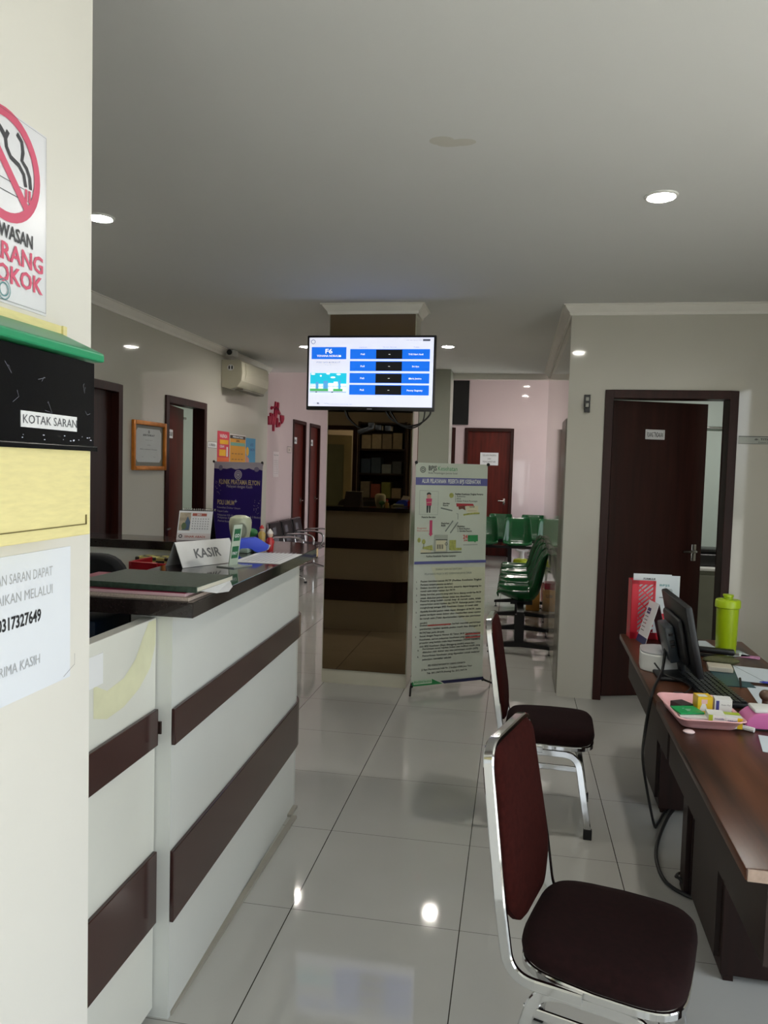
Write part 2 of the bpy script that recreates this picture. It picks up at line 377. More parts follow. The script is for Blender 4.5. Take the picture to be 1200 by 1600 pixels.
# left wall doors
door_frame('door_2', 'Y', LW, 4.38, 5.30, 2.155, -3.05, LW+.015, w=.06)
b = MB(); b.box((-3.035, 4.44, .008), (-3.0, 5.24, 2.095)); leaf2 = struct(b, 'door_2_leaf', WOOD)
b = MB()
for q in (4.53, 4.9): b.box((-3.0, q, .2), (-2.994, q+.27, 1.95))
o = b.build('door_panel', WOOD, kind='structure'); o.parent = leaf2
door_frame('door_3', 'Y', LW, 6.02, 6.875, 2.155, -3.055, LW+.015, w=.06)
F3 = Matrix.Translation((-2.985, 6.09, 0)) @ Matrix.Rotation(radians(90+12), 4, 'Z')
b = MB(); b.box((0, 0, .008), (.70, .038, 2.09), F3); leaf3 = struct(b, 'door_3_leaf', REDWOOD)
lever(leaf3, F3 @ frame((.64, 0, 1.0), (1, 0, 0), (0, -1, 0)), -1)
lever(leaf3, F3 @ frame((.05, 0, .99), (1, 0, 0), (0, -1, 0)), -1)
Fs = F3 @ frame((.12, 0, 1.80), (1, 0, 0), (0, -1, 0))
b = MB(); b.use(PAPER).box((0, 0, 0), (.16, .075, .002), Fs); layers(b, Fs @ Matrix.Translation((0,0,.002)), [('t', .08, .02, .045, 'POLI GIGI', INK, 'c', True, .13)])
b.build('door_plate_sign', label='white name plate on the half open door in the left wall', cat='sign')
# hall doors (left)
for i, (ya, yb) in enumerate(((11.07, 11.78), (12.01, 12.67))):
    door_frame(f'door_{4+i}', 'Y', -3.35, ya, yb, 2.29, -3.46, -3.335, w=.05)
    b = MB(); b.box((-3.42, ya+.05, .01), (-3.38, yb-.05, 2.24)); lf = struct(b, f'door_{4+i}_leaf', REDWOOD)
    lever(lf, frame((-3.38, yb-.13, 1.02), (0, 1, 0), (1, 0, 0)), -1)
    sheet('door_plate_sign', (-3.38, ya+.12, 1.93), (0, 1, 0), (1, 0, 0), .2, .1, PAPER, [('t', .1, .03, .05, 'TOILET' if i else 'RUANG', INK, 'c', True, .15)],
          label=['small white plate high on the nearer reddish door of the hall', 'small white plate high on the farther reddish door of the hall'][i], cat='sign')
# far hall door
door_frame('door_6', 'X', 14.2, -.965, -.057, 2.385, 14.18, 14.35, w=.06)
b = MB(); b.box((-.905, 14.24, .01), (-.117, 14.28, 2.325)); lf = struct(b, 'door_6_leaf', REDWOOD)
lever(lf, frame((-.2, 14.24, 1.02), (1, 0, 0), (0, -1, 0)), -1)
sheet('paper_notice', (-.665, 14.238, 1.70), (1, 0, 0), (0, -1, 0), .335, .235, PAPER, [('t', .168, .17, .045, 'SELAIN PASIEN', GREYINK, 'c', False, .25), ('t', .168, .105, .045, 'DAN', GREYINK, 'c', False, .06), ('t', .168, .05, .045, 'PENGANTAR', GREYINK, 'c', False, .24)],
      label='white paper notice taped on the reddish door at the far end', cat='notice')
door_frame('door_7', 'X', 14.2, -2.05, -1.135, 2.385, 14.18, 14.35, w=.06)
b = MB(); b.box((-1.99, 14.24, .01), (-1.195, 14.28, 2.325)); struct(b, 'door_7_leaf', REDWOOD)
b = MB(); b.box((-3.47, 14.36, 0), (3.1, 14.4, 3.4)); b.box((-3.52, 8.7, 0), (-3.48, 14.4, 3.4)); struct(b, 'added_hall_backing', CREAM)  # added backing that stops outside light leaking past the hall doors
# near-black slab painting the unlit high opening above it
b = MB(); b.use(M('painted_dark_opening', '08080a', rough=.3)).box((-2.0, 14.15, 2.44), (-.905, 14.2, 3.255)); b.use(M('dark_frame', '1a1210')).box((-2.0, 14.13, 2.44), (-1.22, 14.15, 3.255)); struct(b, 'window_1')
# ---- entrance and windows (daylight)
GL = M('clear_glass', 'ffffff', rough=0, trans=1, spec=.5, var=0)
ALU = M('dark_aluminium', '55554f', rough=.35, metal=.7)
b = MB()
for x0, x1 in ((-.6, -.55), (-.125, -.075), (.35, .4)): b.box((x0, -1.69, 0), (x1, -1.63, 2.1))
b.box((-.6, -1.69, 2.04), (.4, -1.63, 2.1)); b.box((-.6, -1.69, 0), (.4, -1.63, .06)); struct(b, 'window_2', ALU)
b = MB()
for y0, y1 in ((-1.3, -1.25), (-.13, -.08), (1.08, 1.13), (2.25, 2.3)): b.box((2.43, y0, .1), (2.49, y1, 2.6))
b.box((2.43, -1.3, .1), (2.49, 2.3, .15)); b.box((2.43, -1.3, 2.55), (2.49, 2.3, 2.6)); struct(b, 'window_3', ALU)
b = MB()
for y0, y1 in ((9.8, 9.85), (11.0, 11.05), (12.2, 12.25), (13.35, 13.4)): b.box((3.03, y0, .4), (3.09, y1, 3.0))
b.box((3.03, 9.8, .4), (3.09, 13.4, .45)); b.box((3.03, 9.8, 2.95), (3.09, 13.4, 3.0)); struct(b, 'hall_window_added', ALU)  # unseen window, added to light the far hall
# glass panel door on the passage side wall
t = MB(); 
t.box((.337, 5.50, 0), (.341, 5.95, 1.97)); struct(t, 'door_8', M('grey_flush_door', '7d7a6e', rough=.25))
# outdoor ground
b = MB(); b.box((-12, -22, -.25), (18, -1.75, -.12)); b.box((3.3, -1.75, -.25), (18, 22, -.12)); b.box((2.55, -1.75, -.25), (3.3, 5.3, -.05)); struct(b, 'ground', M('outside_concrete', 'b4b2a8', rough=.9))
# ---------------------------------------------------------------- downlights
LAMP = M('lamp_diffuser', 'fffaf0', emit=220, var=0)
def downlight(x, y, z, label, r=.052):
    t = thing('downlight', label, 'ceiling light', (x, y, z), group='recessed ceiling lights')
    b = MB(); b.lathe([(r, -.004), (r+.006, -.009), (r+.014, -.006), (r+.016, 0), (r, 0), (r, -.004)], seg=32, cap=False); b.build('frame', WHITE, t)
    b = MB(); b.lathe([(0, -.0035), (r, -.003)], seg=32); o = b.build('diffuser', LAMP, t)
downlight(.552, 3.34, 2.74, 'round ceiling light above the desk on the right')
downlight(-1.998, 3.38, 2.74, 'round ceiling light right beside the bright pillar on the left')
downlight(-.668, 7.12, 2.74, 'round ceiling light to the right of the television')
downlight(-2.041, 7.12, 2.74, 'round ceiling light just left of the television')
downlight(.16, 12.1, 3.4, 'round light in the high far hall ceiling, farther one', .07)
downlight(.16, 10.1, 3.4, 'round light in the high far hall ceiling, nearer one', .07)
def lamp(name, loc, w, size, col=(1, .96, .9)):
    l = bpy.data.lights.new(name, 'AREA'); l.shape = 'DISK'; l.size = size; l.energy = w; l.color = col
    o = bpy.data.objects.new(name, l); o.location = loc; COL.objects.link(o); return o
# lamps of the two side rooms, hall
lamp('treatment_room_lamp', (2.0, 6.6, 2.6), 9, .3); lamp('consulting_room_lamp', (-4.1, 7.0, 2.6), 8, .3); lamp('back_room_lamp', (-2.2, .6, 2.6), 5, .3)
# ================================================================ RECEPTION COUNTER
LAM = M('cream_laminate', 'd6d8d4', rough=.18, var=.025, scale=2)
BRN = M('brown_laminate_stripe', '3b2522', rough=.16, var=.08, scale=3)
GRAN = M('dark_granite', '241d1c', rough=.07, var=.45, scale=160, spec=.6)
t = thing('reception_counter', 'cream reception counter with two brown stripes and a dark granite top', 'reception counter', (-1.0, 1.95, 0))
def arc(cx, cy_, r, a0, a1, n=8): return [(cx+r*cos(radians(a0+(a1-a0)*i/n)), cy_+r*sin(radians(a0+(a1-a0)*i/n))) for i in range(n+1)]
def outer(o): return [(-.917+o, 1.93-0.0), (-.961+o, 3.30)] + arc(-1.141, 3.30, .18+o, 0, 90)[1:] + [(-2.62, 3.48+o)]
b = MB(); pts = outer(0) + [(-2.62, 3.36), (-1.22, 3.36), (-1.08, 3.25), (-1.04, 1.93)]
b.prism(pts, 0, 1.165); wp(b.build('counter_base', LAM), t)
for z0, z1 in ((.795, .898), (.285, .492)):
    b = MB(); o1 = outer(.012); o0 = outer(0.0005)
    b.prism(o1 + o0[::-1], z0, z1); wp(b.build('stripe', BRN, bevel=.002), t)
b = MB()
top = [(-.835, 1.88), (-.884, 3.28)] + arc(-1.125, 3.335, .24, 0, 90)[0:] + [(-2.64, 3.575), (-2.64, 3.33), (-1.36, 3.33)] + [(-1.27, 3.24), (-1.235, 1.88)]
b.prism(top, 1.165, 1.207); wp(b.build('countertop', GRAN, bevel=.003), t)
b = MB(); b.box((-.935, 1.945, 0), (-.913, 3.2, .012)); b.box((-.96, 3.2, 0), (-.94, 3.3, .012)); wp(b.build('kickboard', M('grey_seal', '9b978c', rough=.6)), t)
# lower work surface inside
t = thing('work_desk', 'pale work surface behind the far leg of the counter', 'desk', (-2.0, 3.1, 0))
b = MB(); b.box((-2.55, 2.75, .86), (-1.3, 3.35, .89)); wp(b.build('desk_top', LAM), t)
b = MB(); b.box((-1.36, 2.8, 0), (-1.33, 3.35, .86)); wp(b.build('leg', LAM), t)
b = MB(); b.box((-2.55, 2.8, 0), (-2.52, 3.35, .86)); wp(b.build('leg', LAM), t)
# gate
t = thing('counter_gate', 'low cream gate panel with brown stripes between pillar and counter', 'gate', (-.98, 1.6, 0))
b = MB(); b.box((-1.0, 1.33, .03), (-.962, 1.925, 1.152)); wp(b.build('gate_panel', M('cream_laminate_worn', 'dadad2', rough=.22, var=.04, scale=2), bevel=.002), t)
for z0, z1 in ((.795, .898), (.285, .492)):
    b = MB(); b.box((-.962, 1.34, z0), (-.950, 1.92, z1)); wp(b.build('stripe', BRN, bevel=.002), t)
b = MB(); b.box((-.963, 1.925, .825), (-.945, 1.931, .86)); wp(b.build('hinge', M('dark_brown_metal', '2a1a16', rough=.4)), t)
F = frame((-.962, 1.33, .9), (0, 1, 0), (1, 0, 0)); b = MB()
ST = M('yellow_stain', 'dad9b8', rough=.22, var=.08, scale=9)
layers(b, F, [('p', [(.28,.15),(.34,.12),(.42,.13),(.48,.165),(.52,.215),(.55,.248),(.592,.248),(.59,.18),(.56,.12),(.50,.08),(.42,.055),(.34,.05),(.28,.07)], ST)])
o = b.build('stain', label='yellowish glue stain', kind='stuff'); wp(o, t)
sheet('paper_label', (-.9615, 1.52, 1.045), (0, 1, 0), (1, 0, 0), .13, .075, PAPER, [], .001, label='blank white paper label at the top of the cream gate', cat='label')
# ---- pillar: no smoking sign, suggestion box, notice
RED = M('faded_red_print', 'd8607c', rough=.5); PX = -.7995
NS = [('o', .105, .212, .085, .068, RED)]
NS += [('l', [(.03, .27), (.175, .155)], .0, RED)]
sg = []
SMK = M('charcoal_print', '47474c', rough=.5)
sg += [('l', [(.155,.195),(.15,.213),(.138,.223),(.118,.228),(.108,.24),(.106,.253),(.112,.265)], .008, SMK),
       ('l', [(.167,.195),(.165,.213),(.157,.225),(.145,.233),(.148,.247),(.145,.262),(.133,.27)], .008, SMK),
       ('l', [(.106,.253),(.095,.262),(.085,.268),(.078,.28),(.085,.292),(.098,.291)], .009, SMK),
       ('l', [(.04,.19),(.15,.19),(.15,.172),(.04,.172),(.04,.19)], .0012, SMK),
       ('r', .1525, .172, .006, .02, RED), ('r', .161, .172, .006, .02, RED),
       ('l', [(.045,.272),(.165,.152)], .015, RED), ('o', .105, .212, .086, .071, RED),
       ('t', .172, .101, .030, 'KAWASAN', SMK, 'r', True, .112), ('t', .199, .067, .038, 'DILARANG', RED, 'r', True, .188), ('t', .198, .033, .038, 'MEROKOK', RED, 'r', True, .186),
       ('o', .10, .02, .016, .0145, M('teal_print', '5a8f95')), ('o', .10, .02, .011, .009, M('teal_print')),
       ('l', [(.004,.004),(.206,.004),(.206,.293),(.004,.293),(.004,.004)], .0008, SMK)]
sheet('no_smoking_sign', (-.7995, .972, 1.822), (0, 1, 0), (1, 0, 0), .21, .297, M('sign_white', 'e4e4ea', rough=.25, var=.01), sg, .002,
      label='white no smoking sign with red prohibition circle on the bright pillar', cat='sign')
t = thing('suggestion_box', 'yellow wooden suggestion box with green lid and black taped front on the pillar', 'suggestion box', (-.76, 1.06, 1.45))
YEL = M('pale_yellow_wood', 'e8dca0', rough=.5, var=.05, scale=30, stretch=(1, 1, 6)); GRN = M('green_plastic_lid', '2f9367', rough=.35, var=.05); TAPE = M('black_tape', '0b0c12', rough=.18, var=.2)
b = MB(); b.box((-.7995, .90, 1.452), (-.722, 1.196, 1.745)); wp(b.build('box_body', YEL, bevel=.002), t)
b = MB(); b.box((-.7215, .895, 1.603), (-.718, 1.2, 1.745)); b.box((-.7215, 1.196, 1.603), (-.77, 1.2, 1.745))
b.box((-.7215, .90, 1.595), (-.714, 1.205, 1.603)); wp(b.build('tape_panel', TAPE, bevel=.001), t)
b = MB(); b.use(M('tape_glint', '8a8c98', rough=.2))  # pale strokes and flecks paint glints on the black tape
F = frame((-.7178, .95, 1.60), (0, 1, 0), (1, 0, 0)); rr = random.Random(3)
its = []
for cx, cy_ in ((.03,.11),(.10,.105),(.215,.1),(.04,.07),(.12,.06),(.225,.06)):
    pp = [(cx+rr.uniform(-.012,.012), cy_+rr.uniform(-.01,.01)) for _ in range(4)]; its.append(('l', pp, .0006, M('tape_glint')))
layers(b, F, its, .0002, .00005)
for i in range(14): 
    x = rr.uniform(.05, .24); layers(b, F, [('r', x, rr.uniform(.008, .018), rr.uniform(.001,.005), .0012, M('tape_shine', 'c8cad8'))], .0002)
wp(b.build('painted_tape_glints', kind='stuff'), t)
b = MB(); b.prism([(-.799, 1.797), (-.785, 1.797), (-.706, 1.762), (-.706, 1.748), (-.799, 1.748)], .885, 1.212, Matrix(((1,0,0,0),(0,0,1,0),(0,1,0,0),(0,0,0,1)))); wp(b.build('lid', GRN, bevel=.003), t)
b = MB(); b.box((-.7995, .90, 1.798), (-.79, 1.222, 1.812)); b.box((-.7995, 1.214, 1.775), (-.786, 1.225, 1.812)); wp(b.build('back_board', YEL), t)
b = MB(); b.box((-.7215, .935, 1.470), (-.7195, 1.18, 1.4715)); b.box((-.7215, 1.18, 1.470), (-.7195, 1.1815, 1.487)); wp(b.build('hatch_groove', M('groove', '6e6238')), t)
o = sheet('box_label', (-.7178, 1.003, 1.626), (0, 1, 0), (1, 0, 0), .143, .024, PAPER, [('t', .004, .006, .0185, 'KOTAK SARAN', M('label_ink', '55555c'), 'l', False, .138)], .001); wp(o, t)
sheet('phone_notice', (-.7995, .96, 1.180), (0, 1, 0), (1, 0, 0), .297, .242, M('laminated_white', 'e6eaf2', rough=.2, var=.01),
      [('t', .242, .196, .024, 'KRITIK DAN SARAN DAPAT', M('pale_ink', 'b4b6ba'), 'r', False, .215), ('t', .242, .164, .024, 'DISAMPAIKAN MELALUI', M('pale_ink'), 'r', False, .215),
       ('t', .209, .122, .029, '0317327649', INK, 'r', True, .112), ('t', .206, .048, .024, 'TERIMA KASIH', M('pale_ink'), 'r', False, .128),
       ('l', [(.275,.005),(.31,.02),(.31,.04)], .0008, GREYINK)], .0015, label='white laminated notice with a phone number under the suggestion box', cat='notice')
# ================================================================ COLUMN MIRROR + TV
MIR = M('bronze_mirror', '88745a', rough=.015, metal=1, var=.01)
b = MB(); b.box((-1.345, 5.31, .105), (-.731, 5.3195, 2.668)); o = b.build('bronze_mirror', MIR, label='tall dark bronze mirror panel covering the front of the central pillar', cat='mirror')
TB = M('screen_white', 'e6eafc', emit=.37, var=0); BL = M('screen_blue', '0a70ee', emit=.37, var=0); BK = M('screen_black', '05060c', emit=.1, var=0); SW = M('screen_text_white', 'ffffff', emit=.37, var=0); SG = M('screen_text_grey', '70737e', emit=.37, var=0)
CY = M('screen_cyan', '18c8e6', emit=.37, var=0); CL = M('screen_light_blue', 'a8e4f4', emit=.37, var=0); SBL = M('screen_building', '5aa8e0', emit=.37, var=0); SGR = M('screen_green', '4fb86a', emit=.37, var=0)
TX0, TX1, TZ0, TZ1 = -1.487, -.571, 1.984, 2.506
t = thing('television', 'flat black television showing a queue screen, hung on the central pillar', 'television', (-1.03, 5.27, 1.98))
b = MB(); b.bevbox((TX0, 5.222, TZ0), (TX1, 5.262, TZ1), .006, 2); b.box((-1.3, 5.262, 2.05), (-.76, 5.29, 2.4)); wp(b.build('tv_case', BLACK), t)
sw, sh = (TX1-TX0-.032), (TZ1-TZ0-.042)
def U(x): return (x-20)/1100*sw
def V(y): return (680-y)/635*sh
it = []
def R_(x0, y0, x1, y1, m_): it.append(('r', U(x0), V(y1), U(x1)-U(x0), V(y0)-V(y1), m_))
def T_(x, y, hpx, s_, m_, wpx=None, bold=False, al='c'): it.append(('t', U(x), V(y), hpx/635*sh*1.4, s_, m_, al, bold, wpx/1100*sw if wpx else None))
R_(42, 132, 355, 243, BL); T_(198, 190, 42, 'F6', SW, 64, True); T_(198, 222, 18, 'YOHANA NORALIM', SW, 218, True)
T_(196, 280, 16, 'POLI GIGI & MULUT', SG, 215); T_(200, 298, 6, 'Silahkan Masuk', SG, 85)
R_(35, 372, 362, 555, CL); R_(35, 372, 362, 470, CY)
for x, y, w_ in ((60, 382, 40), (130, 398, 18), (195, 378, 34), (290, 384, 40), (240, 412, 44)): it.append(('e', U(x), V(y), w_/2200*sw, 8/635*sh, SW))
for x0, y0, x1, m_ in ((40,480,85,SW),(85,455,110,SBL),(112,478,150,SW),(155,445,195,SBL),(200,465,245,SW),(248,452,285,SW),(292,440,310,SBL),(312,470,360,SW)): R_(x0, y0, x1, 540, m_)
for x in range(45, 355, 14): R_(x, 490, x+6, 500, SBL)
for x0, x1 in ((35, 200), (245, 330)): R_(x0, 518, x1, 540, SGR)
R_(35, 540, 362, 555, M('screen_road', 'b8c4d8', emit=.37, var=0)); R_(85, 546, 100, 553, BK); R_(228, 546, 245, 553, BK)
T_(505, 140, 11, 'Layanan', SG, 68); T_(740, 138, 11, 'Nomor Antrian', SG, 120); T_(975, 138, 11, 'Dokter', SG, 52)
names = ['THS Fabri Andi', 'Sri Ayu', 'Maria Jessica', 'Penny Sugesty']
for i, y0 in enumerate((152, 262, 372, 480)):
    R_(391, y0, 1090, y0+91, BL); R_(621, y0+5, 850, y0+88, BK); T_(503, y0+54, 16, 'Poli', SW, 36, True); T_(738, y0+54, 22, '-', SW, 16, True); T_(968, y0+54, 15, names[i], SW, (130, 60, 110, 138)[i], True)
R_(1027, 62, 1090, 80, M('screen_badge', '4a505e', emit=.37, var=0)); T_(950, 75, 8, 'Senin 04 Oktober 2021', SG, 140)
it.append(('o', U(58), V(85), .016, .012, SG)); T_(140, 657, 8, 'Powered by          Medifirst', SG, 135); R_(104, 646, 119, 662, SG); T_(310, 663, 7, 'Selamat datang di klinik kami, silahkan menunggu panggilan', SG, 225)
o = sheet('screen', (TX0+.016, 5.2215, TZ0+.026), (1, 0, 0), (0, -1, 0), sw, sh, TB, it, .0008); wp(o, t)
b = MB(); b.box((-1.045, 5.2205, TZ0+.008), (-1.01, 5.2222, TZ0+.014)); wp(b.build('maker_badge', M('badge_grey', 'b0b0b8', rough=.3)), t)
# cables beneath
CB = M('black_cable', '0c0b0b', rough=.45)
def cable(name, pts, r, label, group=None):
    b = MB(); P = []; Q = [Vector(p) for p in pts]
    for i in range(len(Q)-1):
        a = Q[max(i-1, 0)]; p, q = Q[i], Q[i+1]; c_ = Q[min(i+2, len(Q)-1)]
        for k_ in range(8):
            s = k_/8; P.append(.5*((2*p)+(q-a)*s+(2*a-5*p+4*q-c_)*s*s+(3*p-a-3*q+c_)*s**3))
    P.append(Q[-1]); b.tube(P, r, 8); return b.build(name, CB, label=label, cat='cable', group=group)
cable('power_cable', [(-.93, 5.27, 2.0), (-.88, 5.28, 1.93), (-.78, 5.285, 1.885), (-.68, 5.28, 1.90), (-.61, 5.275, 1.96), (-.60, 5.27, 2.01)], .006, 'black cable looping below the right half of the television')
cable('power_cable', [(-.90, 5.27, 2.0), (-.83, 5.29, 1.90), (-.74, 5.29, 1.87), (-.66, 5.28, 1.91), (-.64, 5.27, 2.0)], .005, 'thinner black cable hanging under the right corner of the television')
cable('power_cable', [(-1.22, 5.27, 2.0), (-1.19, 5.28, 1.93), (-1.10, 5.285, 1.86), (-1.03, 5.29, 1.88)], .005, 'black cable hanging below the left half of the television')
t = thing('power_strip', 'black power strip and plugs hanging under the television before the mirror', 'power strip', (-1.0, 5.28, 1.85))
b = MB(); b.bevbox((-1.12, 5.265, 1.835), (-1.0, 5.30, 1.865), .006, 2, Matrix.Translation((-1.07,5.28,1.85)) @ Matrix.Rotation(-.35, 4, 'Y') @ Matrix.Translation((1.07,-5.28,-1.85))); wp(b.build('strip_body', BLACK), t)
for x, z in ((-1.02, 1.885), (-.97, 1.87), (-.90, 1.865)):
    b = MB(); b.bevbox((x-.022, 5.262, z-.018), (x+.022, 5.30, z+.018), .005, 2); wp(b.build('plug', BLACK), t)
# ================================================================ LEFT WALL THINGS
t = thing('framed_certificate', 'certificate in a gold and orange frame on the left wall', 'picture frame', (LW, 5.72, 1.71))
GOLD = M('orange_gold_frame', 'c4782a', rough=.3, metal=.35, var=.15, scale=20)
F = frame((LW+.001, 5.447, 1.515), (0, 1, 0), (1, 0, 0))
for x0, y0, x1, y1 in ((0,0,.035,.395),(.525,0,.56,.395),(.035,0,.525,.035),(.035,.36,.525,.395)):
    b = MB(); b.bevbox((x0, y0, 0), (x1, y1, .028), .008, 2, F); wp(b.build('frame_side', GOLD), t)
o = sheet('certificate', F @ Vector((.035,.035,.004)), (0,1,0), (1,0,0), .49, .325, M('certificate_border', '6f6f64', rough=.4), [('p', [(.06,.03),(.43,.03),(.46,.06),(.46,.27),(.43,.3),(.06,.3),(.03,.27),(.03,.06)], M('certificate_paper', 'b4b8b8', rough=.4)),
  ('o', .245, .275, .012, .006, INK), ('t', .245, .24, .02, 'SERTIFIKAT', INK, 'c', True, .2), ('t', .245, .205, .01, 'Diberikan kepada', GREYINK, 'c', False, .12), ('t', .245, .165, .01, 'Klinik Pratama', GREYINK, 'c'), ('t', .245, .13, .012, 'Akreditasi Dasar', INK, 'c', False, .3),
  ('t', .14, .07, .009, 'Ketua', GREYINK, 'c'), ('t', .34, .07, .009, 'Direktur', GREYINK, 'c')], .001); wp(o, t)
# posters
sheet('health_poster', (LW+.001, 7.165, 1.45), (0,1,0), (1,0,0), .315, .465, M('poster_red', 'd23c50', rough=.5, var=.1, scale=3), [('r', 0, 0, .315, .2, M('poster_orange_red', 'e06a3c', rough=.5)), ('t', .16, .40, .05, 'WASPADA', PAPER, 'c', True, .2), ('r', .06, .335, .23, .045, M('poster_yellow', 'e8b020', rough=.5)), ('t', .12, .30, .035, 'CEGAH', PAPER, 'c', True), ('r', .05, .215, .17, .065, M('poster_yellow')), ('r', .24, .21, .04, .1, PAPER), ('e', .27, .08, .04, .07, M('poster_dark', '3a2230'))], .001, label='red and yellow health poster, first of the three above the purple banner', cat='poster')
sheet('health_poster', (LW+.001, 7.50, 1.45), (0,1,0), (1,0,0), .46, .445, M('poster_amber', 'd6952a', rough=.5, var=.06, scale=3), [('r', 0, .405, .46, .035, M('poster_black', '2a1e1a', rough=.5)), ('t', .23, .413, .028, 'PERHATIAN', PAPER, 'c', True, .3), ('r', .02, .33, .42, .035, M('poster_teal', '6fa394', rough=.5)), ('t', .23, .375, .025, 'JADWAL', INK, 'c', True), ('l', [(0,0),(.46,0),(.46,.445),(0,.445),(0,0)], .01, PAPER), *[('r', .05+.09*(k_%4), .24-.06*(k_//4), .06, .012, M('poster_brown', '9c6a2a')) for k_ in range(12)]], .001, label='amber poster with a black heading, middle of the three above the purple banner', cat='poster')
sheet('health_poster', (LW+.001, 7.975, 1.45), (0,1,0), (1,0,0), .31, .43, M('poster_blue', '3f8ab4', rough=.5, var=.1, scale=4), [('t', .19, .34, .05, 'AYO', M('poster_navy', '20508a'), 'c', True), ('t', .2, .29, .04, 'VAKSIN', M('poster_navy'), 'c', True, .17), ('e', .05, .28, .045, .05, M('poster_yellow')), ('p', [(0,.0),(.12,.0),(.1,.2),(0,.24)], M('poster_skin', 'd08c78', rough=.5)), ('e', .17, .07, .06, .06, M('poster_pinkred', 'd06470', rough=.5))], .001, label='blue poster, last of the three above the purple banner', cat='poster')
sheet('room_plate', (LW+.001, 6.925, 1.735), (0,1,0), (1,0,0), .225, .065, PAPER, [('l', [(.003,.003),(.222,.003),(.222,.062),(.003,.062),(.003,.003)], .004, INK), ('t', .112, .02, .035, 'R. PERIKSA', GREYINK, 'c', True, .15)], .002, label='small white plate with black border beside the left wall door frame', cat='sign')
# air conditioner
t = thing('air_conditioner', 'cream split air conditioner mounted high on the left wall', 'air conditioner', (LW, 7.65, 2.36))
ACM = M('aged_cream_plastic', 'c4c0ad', rough=.35, var=.03)
XZ = Matrix(((1,0,0,0),(0,0,1,0),(0,1,0,0),(0,0,0,1)))
prof = [(LW+.002, 2.36), (LW+.10, 2.335), (LW+.17, 2.36), (LW+.215, 2.42), (LW+.225, 2.50), (LW+.215, 2.61), (LW+.19, 2.63), (LW+.002, 2.63)]
b = MB(); b.prism(prof, 7.24, 8.06, XZ); wp(b.build('housing', ACM, bevel=.006), t)
b = MB(); b.prism([(LW+.218, 2.43), (LW+.233, 2.50), (LW+.224, 2.60), (LW+.21, 2.60)], 7.33, 7.97, XZ); wp(b.build('front_panel', ACM, bevel=.003), t)
b = MB(); b.box((LW+.11, 7.33, 2.334), (LW+.20, 7.97, 2.352), Matrix.Translation((0,0,0))); wp(b.build('air_flap', M('dark_flap_plastic', '6a675c', rough=.5)), t)  # air flap in a darker plastic than the housing
b = MB(); layers(b, frame((LW+.05, 7.239, 2.52), (1,0,0), (0,-1,0)), [('e', .05, .03, .035, .03, PAPER), ('e', .035, .03, .008, .02, INK), ('e', .065, .03, .008, .02, INK)]); wp(b.build('sticker'), t)
t = thing('security_camera', 'small white security camera with black lens above the air conditioner', 'security camera', (LW+.07, 7.3, 2.70))
b = MB(); b.bevbox((LW+.02, 7.28, 2.67), (LW+.12, 7.40, 2.738), .015, 3); wp(b.build('camera_body', WHITE), t)
b = MB(); b.lathe([(0, .0), (.026, 0), (.028, -.01), (.0, -.012)], (LW+.075, 7.272, 2.705), 20, Matrix.Rotation(radians(-90), 4, 'X')); wp(b.build('lens', BLACK), t)
# red calligraphy in the hall
CR = M('red_acrylic', 'a01238', rough=.3)
def cq(x, y): return ((x/20-18)*.0283+.0, .42-(y-400)*.00045)
b = MB(); F = frame((-3.348, 9.87, 2.05), (0,1,0), (1,0,0)); st = [[(590,400),(575,560),(560,860)], [(668,400),(650,560),(600,880)], [(455,590),(470,650)], [(455,600),(560,575),(640,600),(720,740)], [(430,770),(440,880)], [(385,880),(392,1140)], [(440,870),(415,1130)], [(500,790),(470,1120)], [(565,860),(560,1110)], [(520,860),(528,1310)], [(655,890),(640,1160),(700,1130),(735,1020)]]
for s in st:
    P = [cq(*p) for p in s]; w_ = .03
    b.use(CR); vs = []; Pv = [Vector(p) for p in P]
    for i, p in enumerate(Pv):
        d = (Pv[min(i+1, len(Pv)-1)]-Pv[max(i-1, 0)]).normalized(); q = Vector((-d.y*w_*1.6, d.x*w_*.45)); q = Vector((max(-.034, min(.034, q.x)), max(-.015, min(.015, q.y))))
        for z in (.0, .02): vs += [F @ Vector((p.x+q.x*.8, p.y+q.y, z)), F @ Vector((p.x-q.x*.8, p.y-q.y, z))]
    for i in range(len(Pv)-1):
        a = 4*i; c_ = 4*i+4; b.add([vs[a], vs[a+1], vs[a+2], vs[a+3], vs[c_], vs[c_+1], vs[c_+2], vs[c_+3]], [(0,1,5,4),(2,6,7,3),(0,4,6,2),(1,3,7,5),(0,2,3,1),(4,5,7,6)], False)
lf = [cq(*p) for p in ((735,770),(850,755),(855,880),(830,960),(785,1030),(750,950))]; b.prism(lf, 0, .02, F)
b.build('red_wall_calligraphy', CR, label='red cut-out lettering fixed high on the pink hall wall', cat='wall decoration')
sheet('paper_notice', (-3.349, 10.15, 1.42), (0,1,0), (1,0,0), .25, .36, M('tape_paper', 'cfc2c4', rough=.5), [('t', .125, .3-.04*0, .03, 'PENGUMUMAN', GREYINK, 'c', False, .2)] + [('r', .03, .05+.03*k_, .19, .006, M('tape_paper_line', 'b0a6aa')) for k_ in range(7)], .001, label='pale paper notice on the pink wall beside the reddish doors', cat='notice')
sheet('room_plate', (-3.349, 10.80, 1.78), (0,1,0), (1,0,0), .2, .09, M('plate_pink', 'c8b8b4', rough=.4), [('l', [(0,0),(.2,0),(.2,.09),(0,.09),(0,0)], .008, GREYINK), ('t', .1, .03, .04, 'KIA', GREYINK, 'c', True)], .002, label='tiny plate on the pink wall just before the first reddish hall door', cat='sign')
